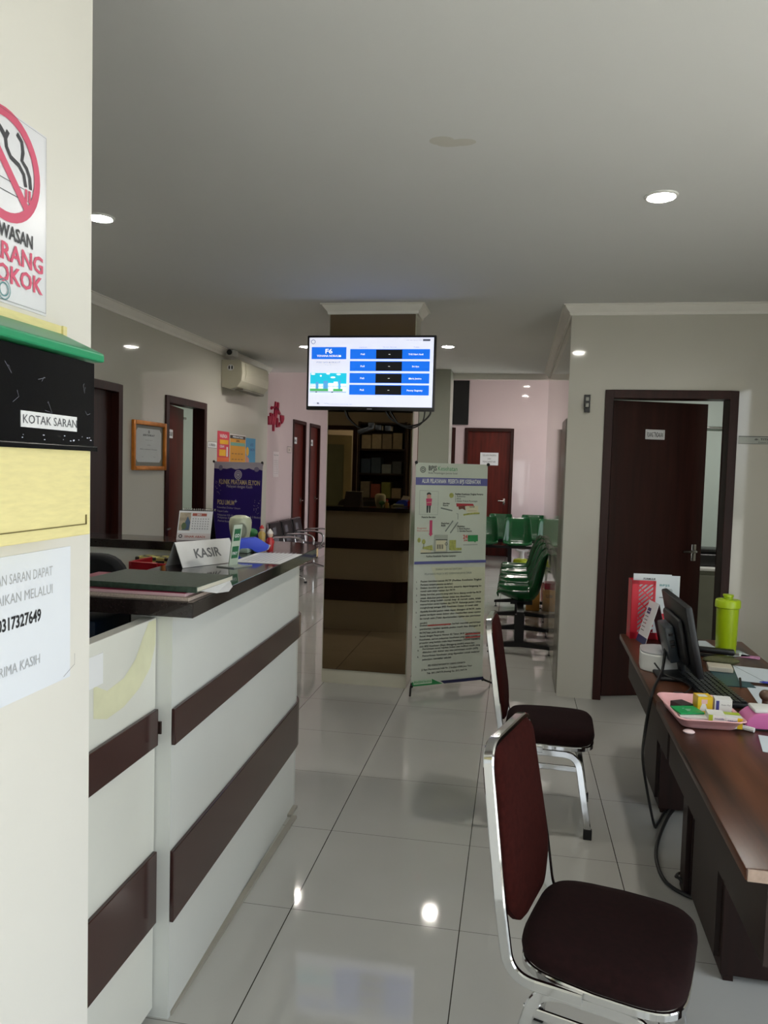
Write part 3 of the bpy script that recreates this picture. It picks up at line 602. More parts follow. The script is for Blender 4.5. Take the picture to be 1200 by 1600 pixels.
# right wall: sensor bracket + doctor plate
t = thing('key_bracket', 'small black wall bracket left of the dark clinic door', 'wall bracket', (.465, 5.41, 2.0))
b = MB(); b.box((.446, 5.40, 2.03), (.488, 5.4125, 2.128)); wp(b.build('bracket_plate', BLACK, bevel=.002), t)
b = MB(); b.box((.45, 5.375, 2.005), (.486, 5.4, 2.035)); b.box((.446, 5.375, 2.03), (.452, 5.4, 2.075)); wp(b.build('bracket_hook', BLACK, bevel=.002), t)
b = MB(); b.bevbox((.456, 5.388, 2.04), (.478, 5.3995, 2.07), .003, 2); b.bevbox((.456, 5.390, 2.085), (.478, 5.3995, 2.11), .003, 2); wp(b.build('bracket_insert', M('insert_grey', '9a9a92', rough=.4)), t)
sheet('doctor_plate', (1.463, 5.4118, 1.812), (1,0,0), (0,-1,0), .42, .052, M('frosted_acrylic', '9fa298', rough=.2), [('r', 0, .048, .42, .004, INK), ('r', 0, 0, .42, .003, GREYINK), ('t', .1, .026, .018, 'dr. TITIK PUDJI', INK, 'l', True, .17), ('t', .125, .008, .013, 'Dokter Umum', INK, 'l', False, .1)], .003, label='narrow name plate on the wall right of the dark clinic door', cat='sign')
# treatment room things
b = MB(); b.tube([(1.0, 7.86, 2.07), (2.4, 7.86, 2.07)], .013, 10); b.build('curtain_rail', CHROME, label='chrome curtain rail seen through the gap of the clinic door', cat='rail')
b = MB(); b.tube([(-5.0, 7.2, 2.03), (-3.3, 7.2, 2.03)], .013, 10); b.build('curtain_rail', CHROME, label='chrome curtain rail seen through the half open left door', cat='rail')
t = thing('treatment_cabinet', 'grey green cabinet behind the clinic door', 'cabinet', (1.7, 7.2, 0))
CABM = M('grey_green_cabinet', '77786a', rough=.4, var=.06)
b = MB(); b.box((1.45, 7.0, .06), (2.1, 7.6, .76)); wp(b.build('cabinet_body', CABM, bevel=.004), t)
b = MB(); b.box((1.43, 6.98, .76), (2.12, 7.62, .785)); wp(b.build('cabinet_top', WHITE, bevel=.004), t)
b = MB(); b.box((1.47, 6.985, .1), (1.77, 7.0, .72)); wp(b.build('door', CABM, bevel=.003), t)
b = MB(); b.box((1.79, 6.985, .1), (2.08, 7.0, .72)); wp(b.build('door', CABM, bevel=.003), t)
b = MB(); b.bevbox((1.60, 7.1, .786), (1.95, 7.45, .90), .02, 3); b.bevbox((1.63, 7.13, .9), (1.92, 7.4, .94), .012, 2); b.build('printer', BLACK, label='black printer on the cabinet behind the clinic door', cat='printer')
# ================================================================ COUNTER TOP THINGS
TOPZ = 1.2072
def local(loc, rz): return Matrix.Translation(loc) @ Matrix.Rotation(rz, 4, 'Z')
# stack at the near end
b = MB(); b.use(M('speckled_beige_card', 'b8a79c', rough=.6, var=.2, scale=200)).box((-1.30, 1.895, TOPZ), (-.855, 2.20, TOPZ+.010)); b.build('folder', label='speckled beige folder at the bottom of the stack on the counter end', cat='folder', bevel=.001)
b = MB(); b.use(M('pink_folder', 'd6b6bc', rough=.5)).box((-1.29, 1.905, TOPZ+.0105), (-.87, 2.19, TOPZ+.0195)); b.use(M('maroon_edge', '8a1840', rough=.5)).box((-1.292, 1.903, TOPZ+.0195), (-.868, 2.192, TOPZ+.021)); b.build('folder', label='pale pink folder with maroon edge in the middle of the counter stack', cat='folder')
t = thing('ledger_book', 'worn dark green ledger book on top of the folders on the counter', 'book', (-1.0, 2.04, TOPZ+.0215))
LG = M('green_marbled_cover', '36473c', rough=.35, var=.35, scale=90); z = TOPZ+.0215; Fb = Matrix.Translation((-1.0, 2.04, z)) @ Matrix.Rotation(radians(-2), 4, 'Z')
b = MB(); b.box((-.19, -.122, .0), (.165, .125, .002), Fb); b.box((-.19, -.122, .014), (.165, .125, .0165), Fb); b.box((-.195, -.124, .0), (.165, -.118, .0165), Fb); wp(b.build('cover', LG, bevel=.0008), t)
b = MB(); b.box((-.186, -.117, .0022), (.163, .122, .0138), Fb); wp(b.build('pages', M('page_block', 'c2beb0', rough=.8, var=.1, scale=200, stretch=(1,1,8))), t)
b = MB(); b.add([Fb @ Vector(p) for p in ((.165,-.10,.002),(.19,-.05,-.01),(.205,.0,-.012),(.195,.05,-.006),(.165,.1,.003))], [(0,1,2,3,4)]); 
wp(b.build('loose_page', PAPER), t)
# KASIR tent sign
t = thing('tent_sign', 'white folded tent sign reading KASIR on the counter', 'sign', (-1.13, 2.62, TOPZ), 0)
u = Vector((.42, .907, 0)).normalized(); A0 = Vector((-1.152, 2.499, TOPZ)); perp = Vector((-u.y, u.x, 0)); Ls = .265
apex = A0 + perp*.045 + Vector((0, 0, .088))
n1 = u.cross(apex-A0).normalized()
o = sheet('sign_face', A0, u, n1, Ls, .0985, M('sign_card', 'cdccca', rough=.35), [('t', .135, .032, .05, 'KASIR', GREYINK, 'c', True, .125)], .002); wp(o, t)
B0 = A0 + perp*.09; o = sheet('sign_back', B0 + u*Ls, -u, (-u).cross(apex-B0), Ls, .0985, M('sign_card_back', 'b4b5b4', rough=.3), [], .002); wp(o, t)
# acrylic stand with green print
t = thing('acrylic_stand', 'clear acrylic card stand with green logos beside the KASIR sign', 'card stand', (-1.0, 2.62, TOPZ))
ACR = M('clear_acrylic', 'dfe8e0', rough=.05, trans=.6, var=0); Fs = local((-1.02, 2.60, TOPZ), radians(72)); 
b = MB(); b.box((-.03, -.05, 0), (.075, .03, .004), Fs); wp(b.build('stand_base', ACR), t)
Ft = Fs @ Matrix.Rotation(radians(8), 4, 'X'); b = MB(); b.use(M('acrylic_card', 'bcc8b8', rough=.2)).box((0, -.002, .004), (.048, .002, .155), Ft)
GP = M('green_print', '2f6b4a', rough=.3)
layers(b, Ft @ frame((0, -.002, 0), (1,0,0), (0,-1,0)), [('r', .006, .095, .036, .045, GP), ('t', .024, .108, .018, 'GO', PAPER, 'c', True), ('r', .006, .03, .036, .045, GP), ('t', .024, .043, .016, 'PAY', PAPER, 'c', True)])
wp(b.build('printed_card'), t)
# calendar on the far leg
t = thing('desk_calendar', 'white spiral desk calendar standing on the far leg of the counter', 'calendar', (-1.5, 3.45, TOPZ))
u = Vector((.99, .14, 0)).normalized(); perp = Vector((-u.y, u.x, 0)); A0 = Vector((-1.61, 3.42, TOPZ)); ap = A0 + perp*.05 + Vector((0,0,.145))+u*.02; n1 = u.cross(ap-A0)
it = [('r', .0, .0, .165, .035, M('calendar_strip', 'd0c8c8')), ('r', .005, .048, .055, .09, M('calendar_photo_beige', 'a59a86', var=.3, scale=40)), ('p', [(.02,.05),(.055,.05),(.06,.09),(.045,.12)], M('calendar_photo_blue', '4a5f78')), ('e', .03, .07, .012, .018, M('calendar_photo_green', '5a6a4a')),
      ('r', .067, .122, .07, .014, M('calendar_red', 'a05548')), ('t', .1, .125, .012, '2021', PAPER, 'c', True)]
for r_ in range(5):
    for c_ in range(7): it.append(('r', .07+c_*.0125, .105-r_*.0125, .005, .005, M('calendar_figure', '8a8a90')))
it += [('o', .02, .018, .009, .005, INK), ('t', .04, .012, .014, 'SINAR ABADI', M('calendar_red'), 'l', True, .1)]
o = sheet('calendar_page', A0, u, n1, .165, .148, PAPER, it, .002); wp(o, t)
B0 = A0 + perp*.11; o = sheet('calendar_back', B0+u*.165, -u, (-u).cross(ap-u*.02-B0), .165, .155, M('calendar_board', '17151a', rough=.4), [], .002); wp(o, t)
b = MB()
for k_ in range(16): b.tube([ap + u*(.002+.0102*k_) + Vector((0, .006*cos(a), .006*sin(a)+.002)) for a in [2*pi*j/8 for j in range(8)]], .0012, 5, closed=True)
wp(b.build('spiral_binding', STEEL), t)
# cream cup-shaped device
t = thing('tape_dispenser', 'rounded cream plastic dispenser on the counter behind the KASIR sign', 'dispenser', (-1.285, 3.42, TOPZ))
DC = M('cream_plastic_gloss', 'b9bda4', rough=.3, var=.03)
b = MB(); b.lathe([(0,0),(.034,0),(.04,.01),(.052,.07),(.054,.1),(.048,.12),(.025,.131),(0,.133)], (-1.285,3.42,TOPZ), 28); wp(b.build('dispenser_body', DC), t)
b = MB(); F = frame((-1.262, 3.371, TOPZ+.062), (.907,.42,0), (.42,-.907,0)); b.tube([F @ Vector((.024*cos(a), .034*sin(a), .0)) for a in [2*pi*j/24 for j in range(24)]], .005, 8, closed=True); b.use(M('dispenser_mid', '8f9482', rough=.4)); b.prism([(.02*cos(2*pi*j/20), .029*sin(2*pi*j/20)) for j in range(20)], -.01, .003, F); b.prism([(.009*cos(2*pi*j/20), .014*sin(2*pi*j/20)) for j in range(20)], .003, .006, F)
wp(b.build('dispenser_window', M('dispenser_ring', '55594c', rough=.4)), t)
# blue scanner-like thing
t = thing('infrared_thermometer', 'blue handheld thermometer lying on the counter', 'thermometer', (-1.1, 3.05, TOPZ))
BLU = M('bright_blue_plastic', '1840d0', rough=.3, var=.05)
b = MB(); F = local((-1.11, 3.06, TOPZ), radians(30)) @ Matrix.Scale(.78, 4, (0,0,1)) @ Matrix(((1,0,0,0),(0,0,1,0),(0,1,0,0),(0,0,0,1)))
b.prism(fillet([(-.10,.02,0),(-.04,.075,0),(.03,.085,0),(.085,.04,0),(.075,.012,0),(.03,.0,0),(0,.026,0),(-.05,.012,0),(-.11,.0,0)], .014, 4, True), -.022, .022, F, smooth=True); wp(b.build('thermometer_body', BLU, bevel=.004), t)
b = MB(); b.prism([(.083,.045),(.09,.04),(.08,.015),(.073,.012)], -.018, .018, F); wp(b.build('sensor_nose', M('sensor_grey', 'aab0b6', rough=.3)), t)
b = MB(); b.bevbox((-1.21, 3.02, TOPZ), (-1.10, 3.12, TOPZ+.02), .006, 2); b.build('card_holder', M('pale_green_plastic', '9fb0a0', rough=.4), label='pale flat holder under the blue thermometer on the counter', cat='tray')
# small ornaments
def figure(x, y, h, body, hat, label):
    t = thing('figurine', label, 'figurine', (x, y, TOPZ), group=None)
    b = MB(); b.use(M(body[0], body[1], rough=.35)); b.lathe([(0,0),(.014,0),(.015,h*.1),(.017,h*.35),(.012,h*.6),(0,h*.62)], (x,y,TOPZ), 16); b.sphere((x-.014,y,TOPZ+h*.42), .006, 8, (1,1,1.8)); b.sphere((x+.014,y,TOPZ+h*.42), .006, 8, (1,1,1.8)); wp(b.build('figure_body'), t)
    b = MB(); b.sphere((x,y,TOPZ+h*.72), h*.13, 14); wp(b.build('head', M('figure_skin', 'd0b49c', rough=.5)), t)
    b = MB(); b.lathe([(h*.15,h*.78),(h*.13,h*.84),(h*.05,h*.95),(0,h)], (x,y,TOPZ), 14); wp(b.build('hat', M(hat[0], hat[1], rough=.4)), t)
figure(-1.04, 3.13, .10, ('figure_red', 'b02326'), ('figure_white', 'd8d0c8'), 'small red and white figurine right of the blue thermometer')
figure(-1.205, 3.50, .085, ('figure_yellow', 'c8a860'), ('figure_red', 'b02326'), 'small yellow figurine with a red hat on the counter corner')
b = MB(); b.use(M('ornament_green', '3c7a48', rough=.4)); b.sphere((-1.255, 3.50, TOPZ+.045), .022, 12, (1.4,.8,.9)); b.box((-1.262,3.49,TOPZ),(-1.248,3.51,TOPZ+.03)); b.build('ornament', label='small green ornament left of the red hatted figurine on the counter', cat='ornament')
sheet('paper_sheet', (-.868, 2.735, TOPZ+.0002), (-.03,1,0), (0,0,1), .34, .19, PAPER, [('r', .03+.0*k_, .03+.018*k_, .34, .004, M('paper_line', 'a8a8b4')) for k_ in range(8)], .0012, label='printed white sheet lying near the rounded end of the counter', cat='paper')
# inside the reception
t = thing('office_chair', 'black rounded office chair back inside the reception', 'chair', (-1.72, 2.5, 0))
BF = M('black_mesh_fabric', '0b0b0d', rough=.8, var=.1)
b = MB(); F = local((-1.66, 2.52, 0), radians(8)) @ Matrix(((1,0,0,0),(0,0,1,0),(0,1,0,0),(0,0,0,1)))
b.prism(fillet([(-.26,.62,0),(.26,.62,0),(.30,.95,0),(.26,1.24,0),(-.26,1.24,0),(-.30,.95,0)], .10, 6, True), -.035, .035, F, smooth=True); wp(b.build('backrest', BF, bevel=.02), t)
b = MB(); b.bevbox((-1.98, 2.12, .44), (-1.50, 2.56, .52), .03, 3); wp(b.build('seat', BF), t)
b = MB(); b.tube([(-1.74, 2.35, .08), (-1.74, 2.35, .45)], .03, 12); b.tube([(-1.72, 2.53, .48), (-1.72, 2.58, .8)], .02, 8)
for k_ in range(5):
    a = 2*pi*k_/5; b.tube([(-1.74, 2.35, .09), (-1.74+.28*cos(a), 2.35+.28*sin(a), .06)], .018, 8); b.sphere((-1.74+.28*cos(a), 2.35+.28*sin(a), .03), .028, 10)
wp(b.build('base', BLACK), t)
b = MB(); b.use(M('red_plastic_tray', 'a81424', rough=.3)); b.bevbox((-1.63, 3.0, .89), (-1.39, 3.2, .91), .005, 2)
for a, c_ in (((-1.63,3.0,.9),(-1.62,3.2,1.15)), ((-1.63,3.19,.9),(-1.39,3.2,1.12)), ((-1.40,3.0,.9),(-1.39,3.2,1.07)), ((-1.63,3.0,.9),(-1.50,3.01,1.15)), ((-1.50,3.0,.9),(-1.39,3.01,1.10))): b.box(a, c_)
b.build('document_tray', label='red plastic document tray inside the reception behind the ledger', cat='tray', bevel=.003)
b = MB(); PL = M('plaid_yellow_black', 'a89c50', rough=.6)
nt = PL.node_tree; ck = nt.nodes.new('ShaderNodeTexChecker'); ck.inputs['Scale'].default_value = 24; ck.inputs[1].default_value = (*lin('b0a860'), 1); ck.inputs[2].default_value = (*lin('221c12'), 1)
tcn = nt.nodes.new('ShaderNodeTexCoord'); nt.links.new(tcn.outputs['Object'], ck.inputs[0]); nt.links.new(ck.outputs[0], nt.nodes['Principled BSDF'].inputs['Base Color'])
b.use(PL).box((-1.73, 3.24, .89), (-1.46, 3.33, 1.14)); b.build('plaid_box', label='yellow and black checked box behind the red tray in the reception', cat='box', bevel=.004)
b = MB(); b.use(M('dark_blue_plastic', '16304e', rough=.4)).bevbox((-1.30, 1.95, .60), (-1.16, 2.15, 1.125), .01, 2); b.build('storage_box', label='dark blue box just behind the cream gate', cat='box')
# things seen in the mirror: shelf and inner door on the reception back wall
t = thing('shelf_unit', 'dark wooden shelf unit behind the reception, seen in the mirror', 'shelf', (-1.55, 1.4, 0))
DW = M('dark_shelf_wood', '241712', rough=.5, var=.2)
for x in (-1.92, -1.34): b = MB(); b.box((x, 1.255, 0), (x+.025, 1.54, 2.15)); wp(b.build('side_panel', DW), t)
for z in (.1, .5, .9, 1.2, 1.5, 1.8, 2.12): b = MB(); b.box((-1.895, 1.256, z), (-1.34, 1.53, z+.022)); wp(b.build('shelf', DW), t)
b = MB(); b.box((-1.92, 1.251, 0), (-1.315, 1.255, 2.15)); wp(b.build('back_panel', DW), t)
rr = random.Random(5)
for z, cols in ((1.822, ('c8c4b0','c8c4b0','a8a494','b0ac98')), (1.522, ('3c5a7c','44607c','8aa0b0','5a6a78')), (1.222, ('8a8a80','a05a50','8a9a58','b0a890')), (.922, ('c0c0bc','4a4a50','7a6a5a'))):
    x = -1.88
    for k_, c_ in enumerate(cols):
        lbl = ('first', 'second', 'third', 'last')[k_] + ' carton on the ' + {1.822: 'topmost', 1.522: 'second highest', 1.222: 'third highest', .922: 'lowest loaded'}[z] + ' shelf reflected in the mirror'
        w_ = .115; h_ = rr.uniform(.11, .2); b = MB(); b.box((x, 1.29, z), (x+w_, 1.5, z+h_)); b.build('medicine_box', M('box_'+c_, c_, rough=.5, var=.12, scale=25), label=lbl, cat='box', group='cartons on the shelf seen in the mirror', bevel=.002); x += w_+.015
door_frame('door_9', 'X', 1.13, -2.76, -1.99, 2.11, 1.12, 1.262, w=.05)
t = MB(); F = local((-2.69, 1.16, 0), radians(-20)); CRD = M('cream_inner_door', 'cfcba0', rough=.4)
for q in ((0,0,.02,.09,.035,2.0), (.5,0,.02,.6,.035,2.0), (.09,0,.02,.5,.035,.2), (.09,0,1.88,.5,.035,2.0)): t.box(q[:3], q[3:], F)
lf = struct(t, 'door_9_leaf', CRD)
t = MB(); t.box((.09, .012, .2), (.5, .022, 1.88), F); o = t.build('door_glass', M('greenish_glass_panel', '9aa88c', rough=.3), kind='structure'); o.parent = lf
# ================================================================ BANNERS
def banner(name, label, A, Bp, H, lean, items, back, zb=.06, foot=None):
    """X-stand banner; A, Bp = lower left / lower right corners on plan"""
    A = Vector((*A, zb)); Bp = Vector((*Bp, zb)); u = (Bp-A).normalized(); Wd = (Bp-A).length; nn = Vector((u.y, -u.x, 0))
    n = (nn*cos(lean) + Vector((0,0,sin(lean)))).normalized(); up = n.cross(u)
    mid = (A+Bp)/2
    t = thing(name, label, 'banner', (mid.x, mid.y, 0))
    o = sheet('banner_sheet', A, u, n, Wd, H, back, items(Wd, H), .0015); wp(o, t)
    c = (A+Bp)/2 + up*H*.5 - n*.05; 
    for s, (P, top) in enumerate(((A, 0), (Bp, 0), (A, 1), (Bp, 1))):
        q = P + (up*H if top else Vector())
        b = MB()
        if top: b.tube([c, q - n*.006], .005, 8); wp(b.build('pole', BLACK), t)
        else:
            f = foot[s]; b.tube(fillet([c, q - n*.004, Vector((*f, .01))], .04), .0075, 8); wp(b.build('leg', BLACK), t)
    for P in (A+up*H, Bp+up*H, A, Bp):
        b = MB(); b.sphere(P+n*.008, .012, 10); wp(b.build('clip', BLACK), t)
    b = MB(); b.bevbox((c.x-.025, c.y-.025, c.z-.03), (c.x+.025, c.y+.025, c.z+.03), .008, 2); wp(b.build('hub', BLACK), t)
    return t
BG = M('banner_pale_green', 'c3cbbc', rough=.4, var=.05, scale=3); BP = M('banner_violet', '5b5d96', rough=.4); BGN = M('banner_green', '2f8a4e', rough=.4); BNV = M('banner_navy', '22254a', rough=.4)
BTX = M('banner_text', '3a3f3c', rough=.5); BTG = M('banner_text_grey', '7c867e', rough=.5); BRD = M('banner_text_red', 'c0504a', rough=.5); OL = M('banner_olive', 'a4a85a', rough=.5, var=.2, scale=60); PK = M('banner_pink', 'c04068', rough=.5)
def green_items(Wd, H):
    X = lambda cx: (cx-130)/866*Wd
    Y = lambda y: H*(1-(y-719.5)/333.5)
    Z = lambda cy_: Y(700+cy_/8)
    it = [('r', 0, Y(1049), Wd, Y(870.5)-Y(1049), M('banner_pale_lower', 'c6cbbf', rough=.4, var=.04, scale=3)), ('p', [(X(330),Z(1400)),(X(996),Z(1420)),(X(996),Y(985)),(X(500),Y(930))], M('banner_pale_yellow', 'c9cbb0', rough=.4, var=.04)),
      ('o', X(212), Z(238), .022, .017, BTX), ('o', X(212), Z(238), .012, .007, BTX),
      ('t', X(278), Z(245), .047, 'BPJS', BTX, 'l', True, X(375)-X(278)), ('t', X(388), Z(245), .045, 'Kesehatan', BGN, 'l', False, X(620)-X(388)), ('t', X(278), Z(285), .018, 'Badan Penyelenggara Jaminan Sosial', BTX, 'l', False, X(620)-X(278)),
      ('r', 0, Z(420), Wd, Z(330)-Z(420), BP), ('t', X(555), Z(395), .042, 'ALUR PELAYANAN  PESERTA BPJS KESEHATAN', M('banner_white', 'd8dcd8'), 'c', True, X(905)-X(200)),
      ('l', [(X(180),Z(485)),(X(400),Z(495)),(X(395),Z(775)),(X(180),Z(770)),(X(180),Z(485))], .002, BTG),
      ('e', X(290), Z(560), X(24)-X(0), .022, M('banner_skin', 'c89888')), ('p', [(X(262),Z(540)),(X(265),Z(515)),(X(290),Z(505)),(X(312),Z(518)),(X(312),Z(540)),(X(290),Z(528))], BTX),
      ('p', [(X(255),Z(580)),(X(325),Z(580)),(X(320),Z(665)),(X(262),Z(665))], PK), ('l', [(X(262),Z(630)),(X(318),Z(625))], .006, M('banner_skin')),
      ('p', [(X(262),Z(665)),(X(285),Z(665)),(X(280),Z(750)),(X(264),Z(750))], BTX), ('p', [(X(290),Z(665)),(X(312),Z(665)),(X(306),Z(750)),(X(292),Z(750))], BTX),
      ('t', X(290), Z(812), .017, 'Peserta Berobat', BTX, 'c', True, X(370)-X(205)), ('p', [(X(303),Z(840)),(X(335),Z(840)),(X(335),Z(1000)),(X(345),Z(1000)),(X(318),Z(1035)),(X(292),Z(1000)),(X(303),Z(1000))], PK),
      ('t', X(160), Z(942), .016, 'Kegawat', BRD, 'l', False, X(270)-X(160)), ('t', X(160), Z(972), .016, 'Daruratan', BRD, 'l', False, X(290)-X(160)),
      ('e', X(555), Z(540), .018, .018, OL), ('t', X(600), Z(532), .017, 'Fasilitas Kesehatan Tingkat Pertama', BTX, 'l', True, X(945)-X(600)), ('t', X(600), Z(560), .017, '1. Puskesmas', BTX, 'l', False, X(725)-X(600)), ('t', X(600), Z(588), .017, '2. Klinik', BTX, 'l', False, X(672)-X(600)), ('t', X(600), Z(616), .017, '3. Dokter Praktek Perorangan', BTX, 'l', False, X(875)-X(600)),
      ('t', X(455), Z(645), .016, 'Identitas', BTX, 'l', True, X(535)-X(455)), ('t', X(455), Z(670), .016, 'Peserta', BTX, 'l', True, X(520)-X(455)), ('l', [(X(430),Z(692)),(X(570),Z(725))], .009, BTG),
      ('p', [(X(615),Z(635)),(X(820),Z(640)),(X(835),Z(665)),(X(620),Z(675))], M('banner_red', 'a83038')), ('p', [(X(640),Z(675)),(X(720),Z(660)),(X(730),Z(720)),(X(690),Z(700)),(X(650),Z(710))], M('banner_brown', '6a4030')), ('r', X(740), Z(745), X(885)-X(740), Z(665)-Z(745), M('banner_cream', 'ccc8a8')), ('t', X(812), Z(685), .014, 'KLINIK', BTX, 'c', True), ('t', X(812), Z(730), .012, '-------', BTX, 'c', True, .07), ('l', [(X(705),Z(775)),(X(760),Z(765)),(X(850),Z(755)),(X(905),Z(755))], .012, OL),
      ('l', [(X(620),Z(760)),(X(638),Z(760)),(X(638),Z(830))], .004, BTG), ('l', [(X(490),Z(975)),(X(580),Z(845))], .009, BTG), ('l', [(X(550),Z(995)),(X(640),Z(862))], .009, BTG),
      ('t', X(440), Z(885), .016, 'Rujukan', BTX, 'l', True, X(535)-X(440)), ('t', X(440), Z(912), .016, 'Balik', BTX, 'l', True, X(495)-X(440)), ('t', X(635), Z(922), .016, 'Rujukan', BTX, 'l', True, X(725)-X(635)), ('t', X(635), Z(952), .016, '1. Surat Rujukan', BTX, 'l', True, X(790)-X(635)), ('t', X(635), Z(980), .016, '2. Identitas Peserta', BTX, 'l', True, X(812)-X(635)),
      ('t', X(705), Z(1065), .04, '24', BRD, 'l', True, X(762)-X(705)), ('t', X(715), Z(1095), .016, 'JAM', BRD, 'l', True, X(760)-X(715)), ('p', [(X(770),Z(1025)),(X(890),Z(1022)),(X(892),Z(1098)),(X(865),Z(1100)),(X(860),Z(1115)),(X(840),Z(1100)),(X(768),Z(1100))], BGN), ('l', [(X(710),Z(1140)),(X(888),Z(1140))], .004, BTG),
      ('r', X(360), Z(1230), X(520)-X(360), Z(1015)-Z(1230), M('banner_grey_wall', 'a4aa9c')), ('r', X(380), Z(1210), X(500)-X(380), Z(1075)-Z(1210), M('banner_cream')), ('l', [(X(375),Z(1075)),(X(515),Z(1075))], .006, BTX)]
    for k_ in range(4): it.append(('r', X(395+20*k_), Z(1185), X(10)-X(0), Z(1130)-Z(1185), BTX))
    it += [('e', X(235), Z(1095), .014, .018, OL), ('l', [(X(235),Z(1110)),(X(235),Z(1160))], .004, BTX), ('p', [(X(225),Z(1160)),(X(335),Z(1135)),(X(345),Z(1200)),(X(225),Z(1180))], OL), ('p', [(X(200),Z(1190)),(X(325),Z(1200)),(X(325),Z(1225)),(X(200),Z(1225))], M('banner_cream')),
      ('o', X(503), Z(1125), .011, .007, BTX), ('r', X(540), Z(1200), X(620)-X(540), Z(1080)-Z(1200), OL), ('r', X(560), Z(1205), X(690)-X(560), Z(1175)-Z(1205), OL), ('e', X(180), Z(1075), .013, .017, OL), ('l', [(X(200),Z(1232)),(X(690),Z(1228))], .006, BTX),
      ('t', X(445), Z(1280), .017, 'Fasilitas Kesehatan Rujukan Lanjutan', BTX, 'c', True, X(620)-X(265)),
      ('r', 0, Z(1362), Wd, Z(1330)-Z(1362), BP)]
    # lower text block
    X2 = lambda cx: (cx-106)/757*Wd
    Q = lambda cy_: Y(860+cy_/6.957)
    it += [('t', X2(465), Q(140), .018, 'SYARAT DAN KETENTUAN', BTG, 'c', False, X2(605)-X2(330)), ('t', X2(462), Q(185), .018, 'PELAYANAN PESERTA BPJS KESEHATAN JAWA TIMUR', BTG, 'c', False, X2(710)-X2(215))]
    L = ['Pasien berobat sesuai FKTP (Fasilitas Kesehatan Tingkat','Pertama tempat peserta terdaftar)','Dalam kondisi gawat darurat, peserta dapat langsung ke','rumah sakit tanpa rujukan dari FKTP.','Setiap berobat, peserta yang sakit harus datang sendiri ke FKTP','untuk dilakukan pemeriksaan (tidak bisa diwakilkan)','Peserta yang sudah rawat inap di rumah sakit, tidak','memerlukan surat rujukan dari FKTP. Keluarga pasien cukup','menghubungi petugas BPJS Kesehatan Center di rumah sakit','Apabila kondisi pasien tidak dapat ditangani di FKTP, maka','pasien terdapat rawat dokter akan memberikan surat rujukan','ke rumah sakit (Tidak diperkenankan rujukan atas permintaan','sendiri)','Dokter untuk kewenangannya berhak menolak permintaan','pemberian rujukan apabila pasien masih bisa ditangani di','FKTP(Tidak perlu dirujuk)','Sesuai dengan Perpres Nomor 82 Tahun 2018 Tentang Jaminan','Kesehatan, semua pelayanan kesehatan yang tidak mengikuti','prosedur yang berlaku maka biaya kesehatan (TIDAK DIJAMIN)','oleh BPJS Kesehatan (Biaya ditanggung sendiri) antara lain:','Permintaan surat rujukan bukan atas indikasi medis yang','dilakukan oleh dokter atau atas permintaan sendiri (APS)','Pemeriksaan kesehatan yang digunakan untuk melamar','pekerjaan, mendaftar sekolah']
    ys = [260,295,328,362,398,435,465,500,535,575,610,648,695,720,758,798,832,868,902,940,968,1002,1040,1078]
    ends = {1:510,3:540,5:705,8:790,12:250,15:430,19:760,21:800,23:510}
    for k_, (s_, y_) in enumerate(zip(L, ys)):
        x0 = 175 if k_ < 20 else 208; x1 = ends.get(k_, 820)
        m_ = BTX
        it.append(('t', X2(x0), Q(y_), .0175, s_, m_, 'l', True, X2(x1)-X2(x0)))
    it += [('r', X2(255), Q(722), X2(495)-X2(255), .009, BRD), ('r', X2(655), Q(842), X2(820)-X2(655), .009, BRD), ('r', X2(655), Q(878), X2(820)-X2(655), .009, BRD)]
    for y_, n_ in ((262,'1.'),(330,'2.'),(400,'3.'),(468,'4.'),(580,'5.'),(728,'6.'),(838,'7.')): it.append(('t', X2(128), Q(y_), .015, n_, BTX, 'l', True))
    it += [('t', X2(155), Q(975), .017, 'a.', BTX, 'l', True), ('t', X2(155), Q(1045), .017, 'b.', BTX, 'l', True),
      ('t', X2(465), Q(1145), .018, 'BPJS KESEHATAN KANTOR CABANG SURABAYA', BTX, 'c', True, X2(665)-X2(270)), ('t', X2(468), Q(1185), .017, 'Jl. Raya Dharmahusada Indah No. 2 Surabaya 60285 Jawa Timur', BTX, 'c', True, X2(738)-X2(200)), ('t', X2(468), Q(1225), .017, 'Telp. (031) 5947170 (Hunting) Fax. (031) 5947174', BTX, 'c', True, X2(680)-X2(255)),
      ('p', [(0,0),(X2(425),0),(X2(310),Q(1280)),(0,Q(1300))], BGN), ('r', X2(122), .012, X2(310)-X2(122), .032, M('banner_label', 'b8ccb4')), ('t', X2(216), .02, .022, 'BPJS-KESEHATAN.GO.ID', BGN, 'c', True, X2(305)-X2(128)),
      ('p', [(X2(440),0),(Wd,0),(Wd,Q(1310)),(X2(400),Q(1310))], BNV)]
    return it
banner('standing_banner', 'pale green standing banner with a flow chart and rules beside the central pillar', (-.672, 5.20), (-.188, 5.52), 1.575, radians(1.0), green_items, BG, .055, foot=[(-.667, 5.12), (-.12, 5.60)])
BV = M('banner_deep_violet', '3a2d8c', rough=.35, var=.08, scale=4); BLV = M('banner_lavender', 'e4e0f2', rough=.4); BY = M('banner_text_sand', 'ecdcae', rough=.5); BW = M('banner_text_white', 'e6e2f2', rough=.5)
